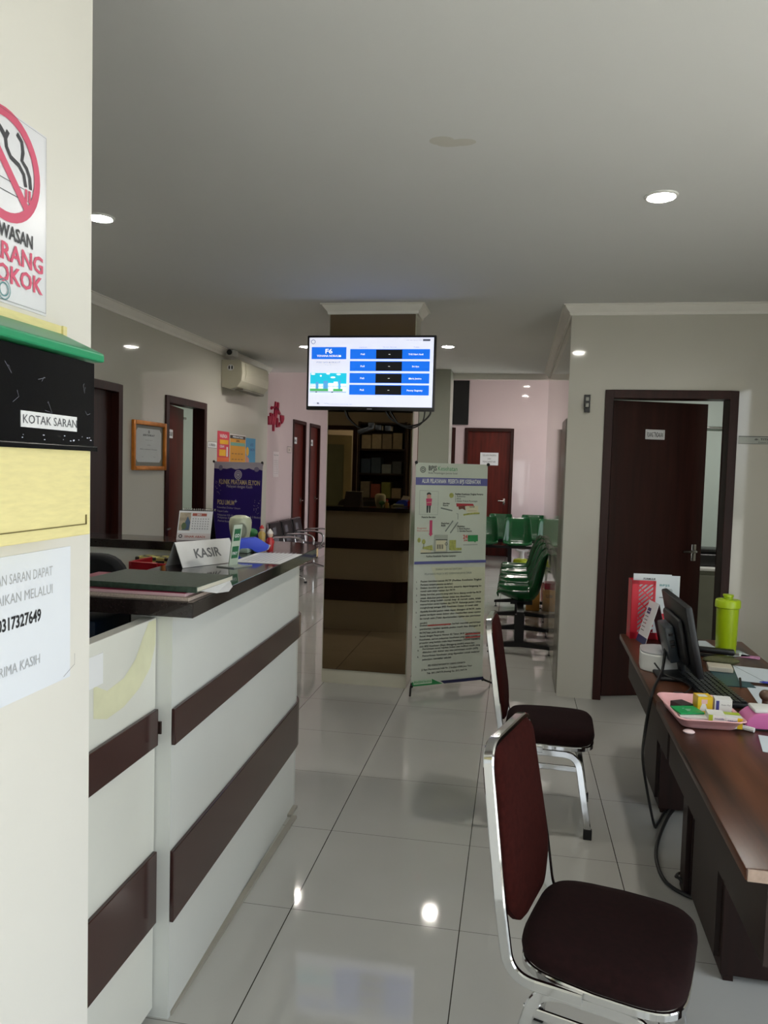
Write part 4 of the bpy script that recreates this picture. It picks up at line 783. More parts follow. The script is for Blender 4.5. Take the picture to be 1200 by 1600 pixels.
def violet_items(Wd, H):
    X = lambda cx: (cx-232)/660*Wd
    Y = lambda cy_: H - (cy_-555)/1045*.66*1.0
    top = [(0,H),(Wd,H)] + [(X(892-60*k_), Y(655+(14,-6,10,-14,8,-4,12,-12,6,0,8,0)[k_])) for k_ in range(12)]
    return [('p', top, BLV), ('e', X(325), Y(645), .026, .025, M('banner_gear', 'a8a2c8')), ('e', X(815), Y(655), .03, .022, M('banner_gear')),
      ('e', X(570), Y(742), .048, .044, BLV), ('o', X(570), Y(742), .036, .03, BV), ('o', X(570), Y(742), .02, .014, BV),
      ('t', X(588), Y(885), .062, 'KLINIK PRATAMA ELYON', BY, 'c', True, X(865)-X(310)), ('t', X(592), Y(935), .038, 'Melayani dengan Kasih', BW, 'c', False, X(765)-X(415)),
      ('t', X(295), Y(1195), .062, 'POLI UMUM', BY, 'l', True, X(530)-X(295)), ('p', [(X(550),Y(1105)),(X(558),Y(1130)),(X(575),Y(1135)),(X(558),Y(1142)),(X(550),Y(1165)),(X(542),Y(1142)),(X(528),Y(1135)),(X(542),Y(1130))], BW),
      ('t', X(295), Y(1252), .026, 'Konsultasi Dokter Umum', BW, 'l', False, X(615)-X(295)), ('t', X(300), Y(1308), .026, 'Rapat Luka', BW, 'l', False, X(450)-X(300)), ('t', X(303), Y(1365), .026, 'Pelayanan KB (Suntik KB 1 Bulan & 3 Bulan)', BW, 'l', False, X(888)-X(303)),
      ('t', X(308), Y(1405), .026, 'Pelayanan Khitan, Imunisasi & Bayi', BW, 'l', False, X(780)-X(308)), ('t', X(312), Y(1455), .026, 'Pemeriksaan Laboratorium', BW, 'l', False, X(712)-X(312)),
      ('t', X(300), .60, .062, 'POLI GIGI', BY, 'l', True, .25)] + [('e', X(250+rrx*1.0), Y(830+rry), .003, .003, BW) for rrx, rry in [(random.uniform(10, 110), random.uniform(0, 220)) for _ in range(24)]] + [('e', X(790+rrx*1.0), Y(1080+rry), .003, .003, BW) for rrx, rry in [(random.uniform(10, 90), random.uniform(0, 220)) for _ in range(20)]]
banner('standing_banner', 'deep violet standing banner reading KLINIK PRATAMA ELYON near the left wall', (-2.855, 6.80), (-2.29, 6.56), 1.575, radians(1.5), violet_items, BV, .03, foot=[(-2.83, 6.68), (-2.22, 6.50)])
# ================================================================ BANQUET CHAIRS
FAB = M('dark_maroon_fabric', '1f0c0d', rough=.95, var=.25, scale=60, bump=.3, spec=.2)
PADM = M('maroon_back_fabric', '32110e', rough=.95, var=.2, scale=60, bump=.2, spec=.08)
CAP = M('black_rubber', '0a0a0a', rough=.7)
def banquet_chair(loc, rz, label):
    t = thing('banquet_chair', label, 'chair', loc, rz, 'maroon banquet chairs at the desks')
    SH = .395
    # seat cushion: rounded plan, domed top
    bm_pts = []; n = 44
    def outline(s):
        o = []
        for i in range(n):
            a = 2*pi*i/n; ca, sa = cos(a), sin(a); e = .42
            x = (abs(ca)**e)*math.copysign(1, ca)*.198*s; y = (abs(sa)**e)*math.copysign(1, sa)*.197*s
            y *= 1 - .10*max(0, -x)/.2        # a little narrower at the back
            o.append((x+.005, y))
        return o
    b = MB(); lv = [(.93, SH), (.985, SH+.012), (1.0, SH+.03), (.985, SH+.048), (.93, SH+.06), (.75, SH+.068), (.4, SH+.072)]
    vs = [(x, y, z) for s_, z in lv for x, y in outline(s_)]; fs = [(j*n+i, j*n+(i+1) % n, (j+1)*n+(i+1) % n, (j+1)*n+i) for j in range(len(lv)-1) for i in range(n)]
    fs += [list(range(n))[::-1], list(range((len(lv)-1)*n, len(lv)*n))]; b.add(vs, fs, True); b.build('seat', FAB, t)
    b = MB(); ring = [(x*.96, y*.95, SH-.010) for x, y in outline(1.0)]; b.flat(ring, .012, .020, (0, 0, 1), True); b.build('seat_frame', CHROME, t)
    # back frame: one bent bar, leaning back
    lean = radians(9); F = Matrix.Translation((-.195, 0, SH-.01)) @ Matrix.Rotation(-lean, 4, 'Y')
    H = .53; p = [(-.0, -.195, 0), (0, -.197, .16), (0, -.165, H), (0, .165, H), (0, .197, .16), (0, .195, 0)]
    path = [F @ q for q in fillet(p, .065, 7)]
    b = MB(); nn = F.to_3x3() @ Vector((1, 0, 0))
    path = [F @ q for q in fillet([(0, -.196, .12)] + [Vector(q) for q in p[1:-1]] + [(0, .196, .12)], .065, 7)]
    low = lambda s: fillet([F @ Vector((0, s*.196, .12)), F @ Vector((0, s*.194, -.012)), Vector((-.02, s*.192, SH-.020))], .085, 10)
    full = low(-1)[::-1] + path[1:-1] + low(1); NL = []
    for i, q in enumerate(full):
        tg = (full[min(i+1, len(full)-1)] - full[max(i-1, 0)]).normalized()
        v_ = tg.cross(Vector((0, 1, 0)))
        if abs(tg.y) > .3 or v_.length < .2: v_ = Vector(nn)
        if NL and v_.dot(NL[-1]) < 0: v_ = -v_
        NL.append(v_.normalized())
    b.flat(full, .016, .028, NL)
    b.build('back_frame', CHROME, t)
    # back pad
    b = MB(); out = fillet([(0, -.10, .07), (0, -.172, .14), (0, -.180, .22), (0, -.158, H-.03), (0, -.13, H-.004), (0, .13, H-.004), (0, .158, H-.03), (0, .180, .22), (0, .172, .14), (0, .10, .07)], .03, 4, True)
    def sc(q, s, x): c_ = Vector((0, 0, .32)); return F @ (Vector((x, 0, 0)) + c_ + (q-c_)*s)
    lv = [(.90, -.016), (1.0, -.006), (1.0, .010), (.95, .022), (.8, .028), (.4, .030)]; n2 = len(out)
    vs = [sc(q, s_, x_) for s_, x_ in lv for q in out]; fs = [(j*n2+i, j*n2+(i+1) % n2, (j+1)*n2+(i+1) % n2, (j+1)*n2+i) for j in range(len(lv)-1) for i in range(n2)]
    fs += [list(range(n2))[::-1], list(range((len(lv)-1)*n2, len(lv)*n2))]; b.add(vs, fs, True); b.build('backrest', PADM, t)
    # leg arches
    for s in (-1, 1):
        y0 = s*.172; y1 = s*.195
        for d in (1, -1):
            xt, xf = (.13, .185) if d > 0 else (-.13, -.215)
            pts = fillet([(0, y0, SH-.040), (xt, y0, SH-.040), (xf, y1, .03)], .085, 8)
            b = MB(); b.flat(pts, .030, .014, (0, 1, .0)); lg = b.build('leg', CHROME, t)
            b = MB(); b.bevbox((xf-.019, y1-.011, 0), (xf+.017, y1+.011, .045), .003, 2); b.build('rubber_foot', CAP, lg)
        b = MB(); b.flat([(-.160, y0+s*.004, SH-.10), (.146, y0+s*.004, SH-.10)], .024, .010, (0, 1, 0)); b.build('stretcher', CHROME, t)
    return t
banquet_chair((.27, 1.90, 0), radians(-17), 'maroon banquet chair with chrome frame nearest the viewer')
banquet_chair((.19, 3.50, 0), radians(-3), 'maroon banquet chair with chrome frame behind the nearest one')
# ================================================================ GREEN BEAM CHAIRS
GRP = M('glossy_green_plastic', '05441f', rough=.16, var=.05, spec=.4)
BMT = M('dark_brown_metal_frame', '0d0807', rough=.5, var=.1, spec=.3)
def shell_bm():
    prof = [(.222, .40), (.235, .425), (.215, .437), (.15, .415), (.07, .385), (-.01, .37), (-.09, .37), (-.15, .392), (-.195, .445), (-.222, .53), (-.245, .63), (-.265, .73), (-.28, .80), (-.29, .822), (-.30, .812)]
    nw = 14; b = MB(); vs = []; N = len(prof)
    for i, (x, z) in enumerate(prof):
        hw = .232 if i < 9 else .232 - .045*((i-9)/(N-10))
        for j in range(nw+1):
            w_ = -1+2*j/nw; k_ = max(0, abs(w_)-.45)/.55; k_ = k_*k_
            up_ = max(0, .478-z)*k_ if 1 < i < 10 else (.03*k_ if i <= 1 else 0)
            fw = k_*(0 if i < 7 else .045 if i == 7 else .085 if i < 11 else .085*(N-1-i)/(N-11))
            vs.append((x*.87+fw, w_*hw, z+up_))
    fs = [(i*(nw+1)+j, i*(nw+1)+j+1, (i+1)*(nw+1)+j+1, (i+1)*(nw+1)+j) for i in range(N-1) for j in range(nw)]
    b.add(vs, fs, True); return b
def beam_chair(name, n, loc, rz, label, pitch=.55, legs=None, group=None, beam=None, up=0):
    t = thing(name, label, 'waiting chair', loc, rz, group)
    me = None
    for k_ in range(n):
        y = (k_-(n-1)/2)*pitch
        if me is None:
            o = shell_bm().build('seat_shell', GRP, t); md = o.modifiers.new('thick', 'SOLIDIFY'); md.thickness = .008; md.offset = 0; me = o
        else:
            o = me.copy(); COL.objects.link(o); o.parent = t
        o.location = (0, y, up)
        b = MB(); b.box((-.12, y-.07, .36), (.08, y+.07, .378+up)); b.build('seat_bracket', BMT, t)
    L = n*pitch
    b = MB(); ba, bb = beam or (-L/2+.03, L/2-.03); b.box((-.04, ba, .335), (.02, bb, .375)); b.build('beam', BMT, t)
    for y in (legs or (-L/2+.15, L/2-.15)):
        b = MB(); b.box((-.045, y-.03, .07), (.035, y+.03, .345)); pd = b.build('pedestal', BMT, t)
        b = MB(); b.prism([(-.29,.05),(-.02,.065),(.27,.05),(.27,.075),(0,.112),(-.29,.08)], y-.025, y+.025, XZ); b.build('foot_bar', BMT, pd)
        for x in (-.27, .25):
            b = MB(); b.lathe([(.016,0),(.016,.008),(.006,.012),(.006,.055)], (x, y, 0), 12); b.build('glide', BLACK, pd)
    return t
beam_chair('beam_chair', 4, (.075, 7.97, 0), pi, 'row of green plastic seats facing left beside the standing banner', .57, legs=(1.35, .61, -.13, -.95), group='green beam chairs in the passage', beam=(-1.05, 1.40), up=.03)
beam_chair('beam_chair', 4, (.34, 12.5, 0), -pi/2, 'row of green plastic seats facing the viewer, front row in the far hall', .545, legs=(-.39, -.02, .9), group='green beam chairs in the passage')
beam_chair('beam_chair', 4, (.05, 13.55, 0), -pi/2, 'row of green plastic seats against the far wall, behind the front row', .58, group='green beam chairs in the passage')
# toy, plant and box
t = thing('toy_walker', 'white ring handle on a lime yellow base standing on the floor of the far hall', 'toy', (.15, 13.0, 0))
LIME = M('lime_yellow_plastic', 'c8d620', rough=.35); TW = M('white_toy_plastic', 'e2e0e4', rough=.3)
tx, ty = .15, 13.0
b = MB(); b.lathe([(0,0),(.13,0),(.145,.05),(.13,.10),(.05,.12),(0,.12)], (tx,ty,0), 28); wp(b.build('toy_base', LIME), t)
b = MB(); b.tube([(tx,ty,.11),(tx,ty,.19),(tx,ty,.25)], [.05,.038,.05], 14); wp(b.build('stem', TW), t)
b = MB(); b.tube([(tx+.095*cos(a), ty, .285+.042*sin(a)) for a in [2*pi*j/28 for j in range(28)]], .022, 10, closed=True); wp(b.build('ring_handle', TW), t)
t = thing('potted_plant', 'grey green leafy plant in a pot behind the side facing green seats', 'plant', (.27, 9.35, 0))
b = MB(); b.lathe([(0,0),(.055,0),(.072,.22),(.076,.24),(.068,.24),(.06,.22),(0,.21)], (.27,9.35,0), 24); wp(b.build('pot', M('terracotta_pot', '7a4a3a', rough=.6)), t)
rr = random.Random(11); b = MB(); LF = M('grey_green_leaf', '4a5a4c', rough=.4, var=.3, scale=12)
for k_ in range(26):
    a = rr.uniform(0, 2*pi); h_ = rr.uniform(.35, .66); r_ = rr.uniform(.03, .08); c0 = Vector((.27+r_*.3*cos(a), 9.35+r_*.3*sin(a), h_)); d = Vector((cos(a), sin(a), rr.uniform(-.2,.5))).normalized(); s_ = Vector((-sin(a), cos(a), 0)); L_ = rr.uniform(.07, .11); w_ = L_*.32
    b.add([c0, c0+d*L_*.3+s_*w_, c0+d*L_*.7+s_*w_*.8, c0+d*L_-Vector((0,0,.02)), c0+d*L_*.7-s_*w_*.8, c0+d*L_*.3-s_*w_], [(0,1,2,3),(0,3,4,5)], True)
wp(b.build('foliage', LF), t)
b = MB()
for k_ in range(5):
    a = 2*pi*k_/5; b.tube([(.27,9.35,.21),(.27+.02*cos(a),9.35+.02*sin(a),.42),(.27+.03*cos(a),9.35+.03*sin(a),.60)], .004, 6)
wp(b.build('stems', M('stem_green', '4a5a34', rough=.6)), t)
t = thing('snack_tin', 'orange box with a red lid standing against the passage wall behind the green seats', 'box', (.25, 8.83, 0))
b = MB(); b.bevbox((.17, 8.74, 0), (.325, 8.93, .25), .012, 2); o = b.build('box_body', M('orange_box', 'b8843c', rough=.35, var=.1)); wp(o, t)
b = MB(); layers(b, frame((.3253, 8.74, 0), (0,1,0), (1,0,0)), [('t', .085, .16, .05, 'KU', INK, 'c', True)]); layers(b, frame((.17, 8.7395, 0), (1,0,0), (0,-1,0)), [('t', .085, .16, .05, 'KU', INK, 'c', True)]); wp(b.build('lettering'), t)
b = MB(); b.bevbox((.185, 8.755, .2515), (.31, 8.915, .33), .012, 2); wp(b.build('lid', M('red_lid', 'b81c3c', rough=.35)), t)
# ================================================================ STEEL BENCH
t = thing('airport_bench', 'chrome and black three seat waiting bench along the pink wall', 'waiting bench', (-3.0, 10.4, 0))
BP_ = M('black_perforated_pad', '161519', rough=.35, var=.2, scale=200); PAD_REFL = M('pad_reflection_paint', '6a6a72', rough=.25)  # grey patches paint window reflections onto the black back pads
for k_ in range(3):
    y = 9.92 + .53*k_; FS = Matrix.Translation((-2.98, y, .40))
    b = MB(); pp = [(.24,.0),(.25,.012),(.2,.03),(0,.015),(-.16,.02),(-.2,.06),(-.27,.40),(-.285,.41),(-.29,.38),(-.225,.04),(-.18,-.005),(0,-.01),(.2,.005)]
    b.prism(pp, -.235, .235, FS @ XZ, smooth=True); sh_ = b.build('seat_shell', M('chrome_dull', '9a989c', rough=.22, metal=.9)); wp(sh_, t)
    b = MB(); Fk = FS @ Matrix.Translation((-.198, 0, .07)) @ Matrix.Rotation(radians(-11.5), 4, 'Y'); b.box((0, -.205, 0), (.008, .205, .33), Fk); b.use(PAD_REFL).box((.008, -.12, .17), (.0095, .02, .27), Fk); b.box((.008, -.14, .04), (.0095, .06, .12), Fk); b.mats[0] if b.mats else None
    o = b.build('back_pad'); o.data.materials.clear(); o.data.materials.append(BP_); o.data.materials.append(PAD_REFL)
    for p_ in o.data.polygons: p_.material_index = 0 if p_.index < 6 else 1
    wp(o, t)
    b = MB(); b.box((-.17, -.205, .018), (.2, .205, .034), FS); wp(b.build('seat_pad', BP_), t)
for y in (9.65, 10.185, 10.715, 11.245):
    b = MB(); P = fillet([(-3.17, y, .44), (-3.2, y, .62), (-2.86, y, .64), (-2.74, y, .60), (-2.76, y, .44), (-2.9, y, .40)], .08, 6); b.tube(P, .014, 10); wp(b.build('armrest', CHROME), t)
b = MB(); b.box((-3.02, 9.68, .335), (-2.95, 11.22, .385)); wp(b.build('beam', STEEL), t)
for y in (9.85, 11.05):
    b = MB(); b.tube(fillet([(-2.76, y, .02), (-2.8, y, .07), (-2.985, y, .12), (-2.985, y, .34)], .05), .02, 10); b.tube(fillet([(-3.2, y, .02), (-3.17, y, .07), (-2.985, y, .12)], .05), .02, 10); lg = b.build('leg', CHROME); wp(lg, t)
    for x in (-2.76, -3.2): b = MB(); b.lathe([(.022,0),(.022,.025),(.012,.03)], (x, y, 0), 12); b.build('glide', BLACK, lg)
# ================================================================ DESKS
def desk_wood():
    mt = M('walnut_laminate_top', '4e2c1b', rough=.3, var=.8, scale=2.2, stretch=(6, .45, 6), spec=.35); return mt
DT = desk_wood(); DK = M('dark_walnut_side', '22120e', rough=.45, spec=.3, var=.3, scale=5, stretch=(5, 5, .6)); DG = M('dark_grey_panel', '2a1e1a', rough=.5, var=.1, spec=.3); BAND = M('worn_beige_edge', 'a28c7e', rough=.6, var=.15, scale=60)
ROT_FAR = Matrix.Translation((.568, 4.075, 0)) @ Matrix.Rotation(radians(-1.3), 4, 'Z'); ROT_NEAR = ROT_FAR      # desk line runs toward the viewer
def desk(y0, y1, label, band=False, rot=None):
    """y measured from the far end toward the viewer"""
    P = rot @ Vector((0, -y0, 0)); t = thing('office_desk', label, 'desk', (P.x, P.y, 0))
    W_ = .60
    b = MB(); b.bevbox((0, -y1+.001, .722), (W_, -y0-.001, .75), .004, 2, rot); wp(b.build('desk_top', DT), t)
    if band: b = MB(); b.box((.004, -y1-.003, .7225), (W_, -y1+.001, .7495), rot); wp(b.build('edge_band', BAND, bevel=.001), t)
    b = MB(); b.box((.16, -y0-.43, .02), (.57, -y0-.02, .721), rot); wp(b.build('drawer_pedestal', DK, bevel=.003), t)
    b = MB(); b.box((.145, -y0-.40, .06), (.16, -y0-.05, .68), rot); wp(b.build('side_panel', DG), t)
    b = MB(); b.box((.17, -y0-.425, 0), (.20, -y0-.02, .06), rot); wp(b.build('plinth', DK), t)
    b = MB(); b.box((.16, -y1+.04, 0), (.57, -y1+.07, .721), rot); wp(b.build('leg_panel', DK, bevel=.002), t)
    b = MB(); b.box((.14, -y1+.05, 0), (.175, -y1+.13, .721), rot); wp(b.build('leg', DK, bevel=.002), t)
    b = MB(); b.box((.05, -y1+.015, .53), (.068, -y0-.03, .721), rot); wp(b.build('apron', DG), t)
    for zz in (.05, .38): b = MB(); b.bevbox((.572, -y0-.41, zz), (.588, -y0-.04, zz+.31), .003, 2, rot); d = b.build('drawer', DK); wp(d, t); b = MB(); b.box((.588, -y0-.27, zz+.15), (.6, -y0-.17, zz+.165), rot); b.build('knob', STEEL, d)
    b = MB(); b.sphere(rot @ Vector((.143, -y0-.2, .5)), .006, 10); wp(b.build('bolt', STEEL), t)
    return t
desk(0, 1.20, 'far dark walnut desk carrying the monitor, against the clinic door wall', False, ROT_FAR)
desk(1.20, 2.40, 'near dark walnut desk with worn beige edge at the right border', True, ROT_NEAR)
DZ = .7505
# file rack
t = thing('magazine_rack', 'red plastic magazine file with slanted slots at the far end of the desk', 'file rack', (.67, 3.93, DZ))
RP = M('red_plastic', 'c81f34', rough=.35, var=.05)
Fr = local((.602, 3.965, DZ), radians(3)); w_, h_, dd = .165, .30, .085
b = MB(); b.box((0, 0, 0), (w_, dd, .004), Fr); b.box((0, 0, 0), (.004, dd, h_), Fr); b.box((0, dd-.003, 0), (w_, dd, h_), Fr)
# slotted front built from bars
g = .0; import itertools
b.box((0, 0, 0), (.035, .003, h_), Fr); b.box((0, 0, 0), (w_, .003, .035), Fr); b.box((0, 0, h_-.02), (.115, .003, h_), Fr); b.box((.105, 0, .12), (.118, .003, h_), Fr); b.box((.115, 0, .12), (w_, .003, .135), Fr); b.box((w_-.008, 0, 0), (w_, .003, .13), Fr)
for k_ in range(15):                                   # diagonal bars rising to the right
    zz = -.03 + k_*.023; 
    x0, x1 = .03, .112; z0_, z1_ = zz, zz+.075
    if z1_ > h_-.012: x1 = x0+(h_-.012-z0_)/.075*.082; z1_ = h_-.012
    if z0_ < .02: x0 = x0+(.02-z0_)/.075*.082; z0_ = .02
    if x1-x0 > .008 and z0_ < z1_-.004 and z1_ <= h_-.011: b.add([Fr @ Vector(p) for p in ((x0,0,z0_),(x1,0,z1_),(x1,0,z1_+.010),(x0,0,z0_+.010),(x0,.003,z0_),(x1,.003,z1_),(x1,.003,z1_+.010),(x0,.003,z0_+.010))], [(0,1,2,3),(4,7,6,5),(0,4,5,1),(3,2,6,7),(0,3,7,4),(1,5,6,2)])
for c_ in (.12, .20, .27):
    b.add([Fr @ Vector(p) for p in ((.03,-.0003,c_),(.112,-.0003,c_-.085),(.112,-.0003,c_-.077),(.03,-.0003,c_+.008))], [(0,1,2,3)])
wp(b.build('rack_body', RP), t)
for i, (x0, x1, h0, dy, lb) in enumerate(((.012, .20, .325, .03, 'white document standing at the back of the red file rack'), (.02, .245, .318, .045, 'slightly wider white form sticking out of the red file rack'))):
    sheet('document', Fr @ Vector((x0, dy, .006)), Fr.to_3x3() @ Vector((1,0,0)), Fr.to_3x3() @ Vector((0,-1,0)), x1-x0, h0, M('printed_paper', 'ccd4d8', rough=.6, var=.02), [('t', .05, h0-.03, .014, 'FORMULIR', INK, 'l', True, .06), ('r', .05, h0-.042, .06, .004, INK), ('t', .13, h0-.06, .014, 'BPJS', M('teal_print', '5a8f95'), 'l', True, .05), ('r', .16, h0-.10, .03, .028, M('grey_block', 'a0a8ac')), ('r', .13, h0-.12, .08, .004, GREYINK)], .0015, label=lb, cat='document')
# tent calendar near rack
t = thing('desk_calendar', 'leaning tent calendar with dark blue panels in front of the red file rack', 'calendar', (.64, 3.66, DZ))
A0 = Vector((.632, 3.945, DZ)); u = Vector((.16, -1, 0)).normalized(); perp = Vector((-u.y, u.x, 0)); wv = .135; ap = A0 + perp*.06 + Vector((0,0,.205)); n1 = u.cross(ap-A0)
NV = M('navy_print', '2c3366', rough=.4); Hs = (ap-A0).length
o = sheet('calendar_page', A0, u, n1, wv, Hs, PAPER, [('r', 0, 0, wv, .035, NV), ('r', .018, Hs-.065, .045, .03, NV), ('r', .02, Hs-.055, .04, .004, PAPER)] + [('r', .015, .06+.018*k_, .045, .004, GREYINK) for k_ in range(5)] + [('e', .05, .10, .006, .004, RED)], .0015); wp(o, t)
B0 = A0 + perp*.11; o = sheet('calendar_back', B0+u*wv, -u, (-u).cross(ap-B0), wv, (ap-B0).length, M('calendar_board_grey', '4a3038', rough=.5), [], .0015); wp(o, t)
# white round box (dispenser) with cable
t = thing('tissue_box', 'rounded white plastic box behind the monitor on the desk', 'box', (.62, 3.36, DZ))
b = MB(); b.prism(fillet([(.555,3.33,0),(.57,3.47,0),(.66,3.50,0),(.73,3.42,0),(.73,3.33,0),(.62,3.28,0)], .035, 5, True), DZ, DZ+.075, smooth=True); wp(b.build('box_body', WHITE, bevel=.004), t)
b = MB(); b.prism(fillet([(.557,3.332,0),(.57,3.468,0),(.66,3.497,0),(.728,3.42,0),(.728,3.333,0),(.62,3.283,0)], .035, 5, True), DZ+.076, DZ+.081, smooth=True); wp(b.build('lid', M('grey_lid', 'b0b2b4', rough=.3)), t)
# monitor
t = thing('monitor', 'black computer monitor seen from behind and from the side on the far desk', 'monitor', (.72, 3.25, DZ))
BM = M('black_matte_plastic', '101114', rough=.45, var=.1)
Fm = local((.745, 3.08, .80), radians(90)) @ Matrix.Rotation(radians(-12), 4, 'X')    # local x = along width (toward far), y = outward back (-X world), z up
b = MB(); b.bevbox((-.03, -.004, 0), (.46, .022, .285), .006, 2, Fm); b.bevbox((.06, .02, .03), (.38, .045, .22), .015, 2, Fm); wp(b.build('monitor_case', BM), t)
b = MB(); b.box((-.02, -.006, .012), (.45, -.004, .275), Fm); wp(b.build('screen', M('screen_off', '0a0c10', rough=.1)), t)
b = MB(); b.bevbox((.185, .022, -.03), (.245, .045, .12), .006, 2, Fm); b.bevbox((.60, 3.17, DZ), (.80, 3.42, DZ+.016), .006, 2); wp(b.build('stand', BM), t)
t = thing('mini_computer', 'small dark grey computer box fixed to the back of the monitor', 'computer', (.66, 3.35, .84))
DGP = M('dark_grey_blue_plastic', '2a3238', rough=.35, var=.08)
b = MB(); b.bevbox((.14, .048, .03), (.31, .085, .18), .006, 2, Fm); wp(b.build('computer_case', DGP), t)
b = MB(); 
for p_ in ((.0, .15), (.0, .12), (.0, .10)): b.bevbox((.132, .055, p_[1]-.006), (.142, .075, p_[1]+.006), .002, 1, Fm)
wp(b.build('ports', BLACK), t)
cable('power_cable', [(.67, 3.40, .86), (.65, 3.31, .85), (.62, 3.20, .785), (.56, 3.02, .765), (.535, 2.95, .73), (.53, 3.0, .60), (.56, 3.2, .42), (.60, 3.3, .25), (.66, 3.42, .04), (.69, 3.50, .008), (.74, 3.62, .008), (.80, 3.74, .008)], .006, 'thin black cable falling from the far desk edge down to the floor')
cable('power_cable', [(.80, 3.68, .012), (.74, 3.55, .012), (.66, 3.32, .012), (.625, 3.15, .012), (.63, 2.99, .012), (.70, 2.90, .012), (.78, 2.88, .012)], .0075, 'thick black cable curving on the floor tiles between the two desks')
cable('power_cable', [(.69, 3.06, .012), (.67, 3.0, .03), (.70, 2.96, .05), (.72, 3.02, .04), (.69, 3.05, .02), (.67, 2.97, .045), (.71, 2.94, .02)], .005, 'small bundled black cable coil at the foot of the near desk')
cable('power_cable', [(.60, 3.262, .80), (.63, 3.20, .77), (.68, 3.14, .765), (.70, 3.05, .765), (.64, 2.93, .765)], .0035, 'thin cable with a plug crossing the white box on the desk')
b = MB(); b.bevbox((.615, 2.86, DZ), (.65, 2.95, DZ+.022), .004, 2, None); b.build('power_adapter', DGP, label='small dark plug adapter lying in front of the monitor foot', cat='adapter')
# keyboard
t = thing('keyboard', 'black computer keyboard lying beside the monitor', 'keyboard', (.80, 3.1, DZ))
Fk = local((.79, 2.86, DZ), radians(94)); b = MB(); b.bevbox((0, -.075, 0), (.44, .07, .018), .005, 2, Fk); wp(b.build('keyboard_case', BM), t)
KC = M('black_keycaps', '17181c', rough=.3, var=.15)
b = MB()
for r_ in range(6):
    for c_ in range(18): b.box((.012+c_*.0233, -.065+r_*.0215, .018), (.031+c_*.0233, -.048+r_*.0215, .023), Fk)
wp(b.build('keys', KC, bevel=.001, kind='stuff'), t)
# pink tray with boxes
t = thing('tray', 'pale pink plastic tray holding medicine boxes on the near desk', 'tray', (.66, 2.72, DZ))
PKM = M('pale_pink_plastic', 'e3aeb0', rough=.35, var=.03)
Fp = local((.655, 2.715, DZ), radians(4)); b = MB(); lv = [(.084, .118, .0), (.090, .126, .006), (.100, .142, .036), (.109, .152, .040), (.111, .154, .037), (.102, .144, .032), (.089, .124, .008), (.082, .115, .004)]
pts = [];  n = 24
vs = []
for a_, b_, z in lv:
    for x, y in rrect(-a_, -b_, a_, b_, .03, 5): vs.append(Fp @ Vector((x, y, z)))
n = 24; fs = [(j*n+i, j*n+(i+1) % n, (j+1)*n+(i+1) % n, (j+1)*n+i) for j in range(len(lv)-1) for i in range(n)] + [list(range(n))[::-1], list(range((len(lv)-1)*n, len(lv)*n))]
b.add(vs, fs, True); wp(b.build('tray_body', PKM), t)
def medbox(F, sx, sy, sz, base, items_top=(), items_front=(), label='', wall=.0):
    b = MB(); b.use(base).box((0, 0, 0), (sx, sy, sz), F)
    layers(b, F @ Matrix.Translation((0, 0, sz)), list(items_top), .0004); layers(b, F @ frame((0, 0, 0), (1,0,0), (0,-1,0)), list(items_front), .0004)
    o = b.build('medicine_box', label=label, cat='box', group='medicine boxes in the pink tray'); return o
WB = M('white_carton', 'd8d8d4', rough=.5, var=.02); GB = M('bright_green_carton', '0f9650', rough=.4); YB = M('yellow_carton', 'd8b41c', rough=.4); LB = M('lime_carton', 'a4b82c', rough=.4); PB = M('purple_carton', '3a3a80', rough=.4)
tz = DZ+.0085
medbox(local((.572, 2.615, tz), radians(-2)), .085, .055, .022, WB, (), [('t', .008, .012, .006, 'NATRIUM', INK), ('r', .008, .006, .05, .002, GREYINK)], 'long flat white medicine box at the left front of the pink tray')
medbox(local((.575, 2.63, tz+.023), radians(16)), .085, .075, .006, GB, [('t', .03, .045, .008, '20', PAPER, 'l', True), ('t', .035, .02, .012, '53', PAPER, 'l', True), ('r', .035, .034, .02, .003, PAPER)], (), 'bright green flat medicine box lying on the left boxes')
medbox(local((.657, 2.60, tz), radians(-3)), .052, .06, .040, WB, [('r', 0, 0, .052, .06, WB)], [('r', 0, 0, .013, .040, LB), ('t', .018, .026, .007, 'Amoxicillin', PB, 'l', True, .03), ('r', .018, .018, .02, .002, GREYINK)], 'white box with lime stripe in the middle front of the pink tray')
medbox(local((.710, 2.598, tz), radians(-3)), .052, .06, .036, WB, [('r', 0, .03, .052, .03, LB)], [('r', .036, 0, .016, .036, YB), ('t', .006, .022, .007, 'Cefadroxil', PB, 'l', True, .027), ('r', .01, .014, .015, .002, GREYINK)], 'white box with yellow end at the right front of the pink tray')
medbox(local((.645, 2.70, tz), radians(6)), .05, .05, .068, YB, [('r', .005, .005, .03, .03, WB)], [('p', [(.005,.02),(.02,.06),(.035,.02)], WB), ('r', .012, .045, .02, .015, M('pinkish_print', 'd8b0a8'))], 'yellow and white box standing at the back of the pink tray')
medbox(local((.70, 2.70, tz), radians(-4)), .055, .045, .066, WB, (), [('r', .004, .01, .010, .05, PB), ('t', .02, .045, .007, 'Asam Mef', GREYINK, 'l', False, .03), ('r', .02, .012, .03, .003, PB)], 'white box with a purple stripe standing at the back right of the pink tray')
medbox(local((.60, 2.72, tz), radians(30)), .05, .06, .028, M('dark_carton', '3a3030', rough=.5), (), (), 'dark small carton behind the green box in the pink tray')
b = MB(); b.lathe([(0,0),(.016,0),(.019,.004),(.014,.008),(0,.009)], (.585, 2.545, DZ), 18); b.build('bottle_cap', M('pink_white_cap', 'e4cccc', rough=.4), label='small pale pink cap lying before the pink tray', cat='cap')
